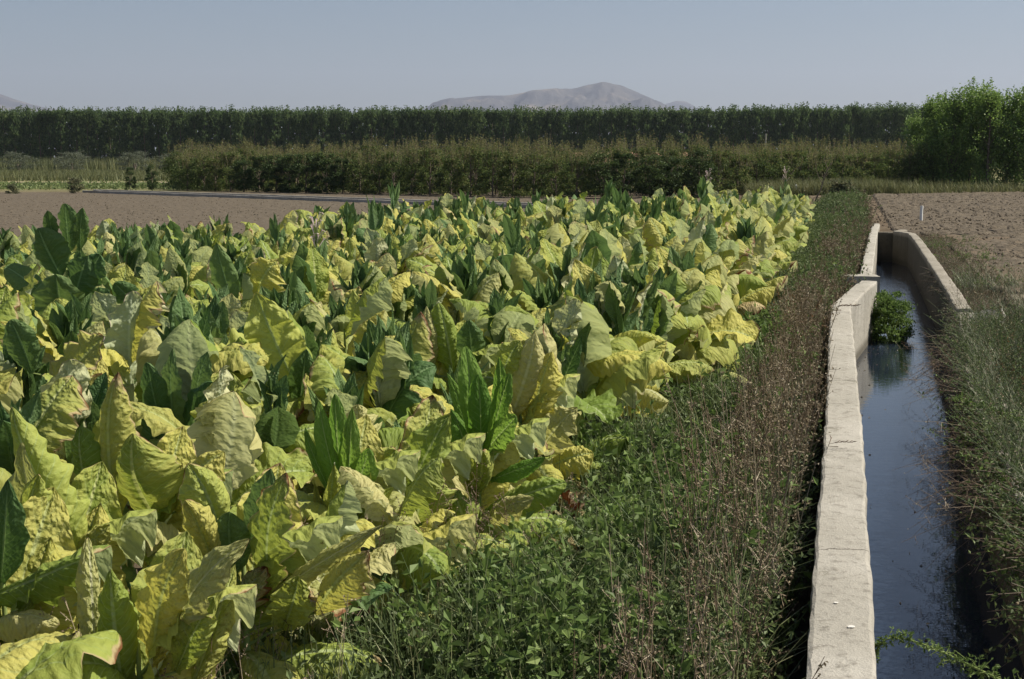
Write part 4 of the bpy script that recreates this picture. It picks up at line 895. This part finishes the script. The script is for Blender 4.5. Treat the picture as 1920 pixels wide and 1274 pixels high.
n = 2600; u = rng.random(n); x = -9 + u * 15; y = np.interp(x, FARL[:, 0], FARL[:, 1]) + rng.uniform(.1, 1.1, n); herbs(x, y, rng.uniform(.2, .75, n) * (patch(x, y, .5, 3)), 8, np.full(n, .05), 0, zb=0 * x)
tag(g.build('field_edge_weeds', WM, smooth=False), 'thin weeds at the foot of the tobacco and behind it', 'weeds', kind='stuff')

# right bank
g = Geo()
def rb(n, y0, y1, d0, d1, pw=1.0):
    y = y0 + (y1 - y0) * rng.random(n) ** pw; x = rw(y) + rng.uniform(d0, d1, n); return x, y
def rz_(x, y): return np.where(x - rw(y) < .3, .12, .20)
x, y = rb(11000, 5, 24, -.02, 2.6); k = (patch(x, y, .7, 12) > .25) & ((y < 14) | (patch(x, y, 1.0, 14) > .55)) & ((y < 15) | (x - rw(y) > .22)); x, y = x[k], y[k]; blades(g, np.stack([x, y, rz_(x, y) - .02], 1), rng.uniform(.12, .5, len(x)), .006, 1.1, 6)
x, y = rb(3200, 5, 17, -.02, 2.2); herbs(x, y, rng.uniform(.12, .42, len(x)), 12, np.full(len(x), .035), 0, zb=rz_(x, y), spread=.7)
x, y = rb(1500, 5, 21, .0, 2.6); k = patch(x, y, .9, 55) > .5; x, y = x[k], y[k]; herbs(x, y, rng.uniform(.15, .5, len(x)), 14, np.full(len(x), .022), 4, zb=rz_(x, y), spread=.5)
x, y = rb(900, 9, 17, .3, 2.6); k = patch(x, y, 1.1, 66) > .62; x, y = x[k], y[k]; herbs(x, y, rng.uniform(.1, .35, len(x)), 12, np.full(len(x), .025), 5, zb=rz_(x, y), spread=.5)
x, y = rb(1500, 18, 39, .2, 1.1); herbs(x, y, rng.uniform(.03, .22, len(x)) * patch(x, y, 1.2, 7), 8, np.full(len(x), .03), 4, zb=rz_(x, y), spread=.9)
x, y = rb(800, 18, 36, .2, 1.6); k = patch(x, y, .8, 91) > .6; herbs(x[k], y[k], rng.uniform(.04, .2, k.sum()), 9, np.full(k.sum(), .035), 1, zb=rz_(x[k], y[k]), spread=.8)
x, y = rb(1500, 6, 17.5, .02, .34); blades(g, np.stack([x, y, .24 + 0 * x], 1), rng.uniform(.1, .38, len(x)), .006, 1.3, 6)
x, y = rb(420, 6, 16.5, .0, .34); herbs(x, y, rng.uniform(.1, .34, len(x)), 14, np.full(len(x), .03), 0, zb=.22 + 0 * x, spread=.8)
x, y = rb(260, 6, 18, .0, .5); herbs(x, y, rng.uniform(.2, .5, len(x)), 16, np.full(len(x), .02), 4, zb=.22 + 0 * x, spread=.6)
# weeds spilling over the wall toward the water
for (y0, y1, n, m, ls, k) in ((6.0, 11.8, 1100, 0, .038, 16), (7.0, 12, 300, 1, .042, 12), (12, 19.5, 380, 6, .026, 14), (12, 19, 260, 0, .03, 12), (5, 14, 420, 4, .02, 12), (19, 26, 120, 6, .02, 8)):
    y = rng.uniform(y0, y1, n); x = rw(y) + rng.uniform(-.02, .25, n); L = rng.uniform(.2, .55, n); P0 = np.stack([x, y, np.full(n, .22)], 1)
    dv = np.stack([-rng.uniform(.1, .75, n) * L, rng.normal(size=n) * .3 * L, rng.uniform(-.95, .25, n) * L], 1); sticks(g, P0, P0 + dv, .003, .001, 3)
    t = rng.random((n, k, 1)); leaflets(g, (P0[:, None] + dv[:, None] * t).reshape(-1, 3), rng.uniform(.6, 1.2, n * k) * ls, .5, m, up=.2)
# fine bare sprays over the water
for cy, n in ((16.5, 26), (15.2, 34), (13.8, 20), (10.6, 24), (9.6, 26), (8.8, 18)):
    for i in range(n):
        y = cy + R_.uniform(-.5, .5); x = float(rw(y)) + R_.uniform(-.05, .2); P0 = Vector((x, y, R_.uniform(-.05, .22))); d = Vector((-R_.uniform(.25, .7), R_.uniform(-.35, .35), R_.uniform(-.35, .22)))
        pts = [P0 + d * q + Vector((0, 0, -.12 * q * q)) for q in (0, .35, .7, 1)]; tube(g, [tuple(p) for p in pts], [.003, .0025, .0018, .001], 3, 3, R_.random())
        for b in range(5):
            q = R_.uniform(.3, .95); B = P0 + d * q + Vector((0, 0, -.12 * q * q)); e_ = B + Vector((-R_.uniform(0, .14), R_.uniform(-.12, .12), R_.uniform(-.12, .1))); tube(g, [tuple(B), tuple(e_)], [.0016, .0008], 3, 3, R_.random())
            leaflets(g, np.array([list(B.lerp(e_, z)) for z in (.4, .7, 1)]), .014, .5, 4)
tag(g.build('bank_weeds', WM, smooth=False), 'grey-green grass and spilling weeds covering the right bank', 'weeds', kind='stuff')

lg = Geo(); n = 90; y = np.concatenate([rng.uniform(7, 24, 50), rng.normal(20.6, .9, 40)]); x = np.array([lw(q) for q in y]) + .06 + rng.random(n) ** 2 * .5
leaflets(lg, np.stack([x, y, np.full(n, WATER + .004)], 1), rng.uniform(.01, .035, n), .5, 4, dirs=np.stack([rng.normal(size=n) * 3, rng.normal(size=n) * 3, 0 * x], 1), up=0); tag(lg.build('floating_litter', WM, smooth=False), 'small dry leaves floating on the canal water', 'litter', kind='stuff')
# leafy bush growing out of the water against the kinked wall
g = Geo(); n = 8000; P = blob_pts(n, .29, .62, -.03, .74, lambda z: .75 + .35 * math.sin(PI * min(1, z + .1)), 70, 3)
st = Geo()
for k in range(12): a = k * .52; tube(st, [(0, 0, 0), (math.cos(a) * .12, math.sin(a) * .2, .3), (math.cos(a) * .2, math.sin(a) * .4, .6)], [.008, .006, .002], 4)
leaflets(g, P, rng.uniform(.03, .06, n), .6, up=.5); e = empty('water_bush', (6.00, 22.2, WATER - .02)); tag(e, 'bright green leafy bush growing from the canal water against the kinked wall', 'bush')
e.rotation_euler = (0, 0, -.30)
g.build('foliage', M['cress'], e, smooth=False); st.build('stems', M['stem'], e)

# arching pigweed shoots
def pigweed(name, pts, r0, n, ls, label, bright=True, branch=.12):
    p0 = Vector(pts[0]); Pn = [Vector(p) - p0 for p in pts]
    g = Geo(); k = 24; ps = []
    seg = [(Pn[i + 1] - Pn[i]).length for i in range(len(Pn) - 1)]; tot = sum(seg)
    A = np.array([list(p) for p in Pn]); dd = np.concatenate([[0], np.cumsum(seg)]); s = np.linspace(0, tot, k)
    Q = np.stack([np.interp(s, dd, A[:, i]) for i in range(3)], 1)
    for _ in range(3): Q[1:-1] = (Q[:-2] + Q[1:-1] * 2 + Q[2:]) / 4
    tube(g, Q, np.linspace(r0, r0 * .3, k), 6); g2 = Geo()
    i = rng.integers(3, k, n); B = Q[i] + rng.normal(size=(n, 3)) * .012; dv = unit(rng.normal(size=(n, 3))) * (branch * rng.uniform(.1, 1, n) * (1.2 - i / k))[:, None]
    sticks(g, B, B + dv, .0018, .0008)
    for j in range(5): leaflets(g2, B + dv * rng.uniform(.1, 1.1, (n, 1)), rng.uniform(.6, 1.3, n) * ls, .5, up=.2)
    e = empty(name, tuple(p0)); tag(e, label, 'pigweed'); g.build('stem', M['stem'], e); g2.build('foliage', M['herb2'] if bright else M['herb'], e, smooth=False); return e
pigweed('pigweed', [at(1990, 1330, D=5.4), at(1860, 1268, D=5.7), at(1765, 1222, D=5.9), at(1700, 1196, D=6.0), at(1655, 1192, D=6.05), at(1640, 1225, D=6.05)], .008, 170, .02, 'arching green pigweed shoot reaching over the water at the bottom right', True, .10)
pigweed('pigweed', [(3.95, 8.2, .2), (3.75, 9.2, .34), (3.6, 10.2, .42), (3.45, 10.9, .40)], .007, 120, .03, 'long pale-stemmed pigweed shoot leaning left across the right bank', True, .14)
pigweed('pigweed', [(5.0, 12.6, .2), (4.95, 12.5, .75), (4.75, 12.5, .92), (4.62, 12.5, .78), (4.6, 12.5, .58)], .010, 200, .03, 'dark drooping pigweed spike at the right border', False, .06)
pigweed('pigweed', [(2.62, 6.3, .0), (2.6, 6.25, .12), (2.56, 6.2, .3)], .006, 90, .03, 'small pale pigweed tuft standing in the bottom right corner', True, .10)
pigweed('pigweed', [(3.0, 7.3, -.1), (2.9, 7.2, .15), (2.82, 7.1, .3)], .006, 100, .026, 'upright pigweed spike on the right bank above the dark water', True, .07)
# grass seed head bent over the wall
for q, (px, py, dx, dy, l) in enumerate([(1560, 838, .16, -.02, 'dark feathery grass seed head bent over the wall top beside the water'), (1565, 583, .09, .28, 'dark grass sprig lying over the wall corner at the kink')]):
    p = at(px, py, z=.32); g = Geo(); P0 = np.array([[-.12, 0, -.25], [-.02, 0, .02], [.04, 0, .03]]); tube(g, P0, [.0022, .002, .0015], 4)
    e = empty('grass_sprig', tuple(p)); tag(e, l, 'grass sprig'); s = 1 if q == 0 else 2.0; e.scale = (s, s, s)
    for k in range(9):
        a = np.array([.02 + k * .014, 0, .03]); sd = 1 if k % 2 else -1; b = a + np.array([.03, sd * .025, .004 + .004 * (k % 3)]); tube(g, [a, (a + b) / 2 + [0, 0, .003], b], [.002, .0035, .0008], 4)
    g.build('seed_head', M['twig'], e)
    g = Geo(); tube(g, [(-.02, 0, .02), (.005, .05, .05), (.0, .08, .07)], [.0015, .004, .001], 4); tube(g, [(-.02, 0, .0), (.03, -.05, .01)], [.0015, .003], 4); g.build('blade', M['twig'], e)

# ---------------------------------------------------------------- air
def box_haze():
    x0, x1, y0, y1, z0, z1 = -7500, 7500, -7450, 14800, -2.3, 900
    V = [(x, y, z) for x in (x0, x1) for y in (y0, y1) for z in (z0, z1)]
    me = bpy.data.meshes.new('haze'); me.from_pydata(V, [], [(0, 1, 3, 2), (4, 6, 7, 5), (0, 4, 5, 1), (2, 3, 7, 6), (0, 2, 6, 4), (1, 5, 7, 3)])
    m = bpy.data.materials.new('air'); m.use_nodes = True; t = m.node_tree
    for n in list(t.nodes): t.nodes.remove(n)
    o = t.nodes.new('ShaderNodeOutputMaterial'); v = t.nodes.new('ShaderNodeVolumePrincipled')
    v.inputs['Color'].default_value = (.70, .77, .98, 1); v.inputs['Density'].default_value = HAZE; v.inputs['Anisotropy'].default_value = .2
    t.links.new(v.outputs[0], o.inputs['Volume']); me.materials.append(m); tag(link('haze', me), kind='stuff')
HAZE = 8e-5
box_haze()
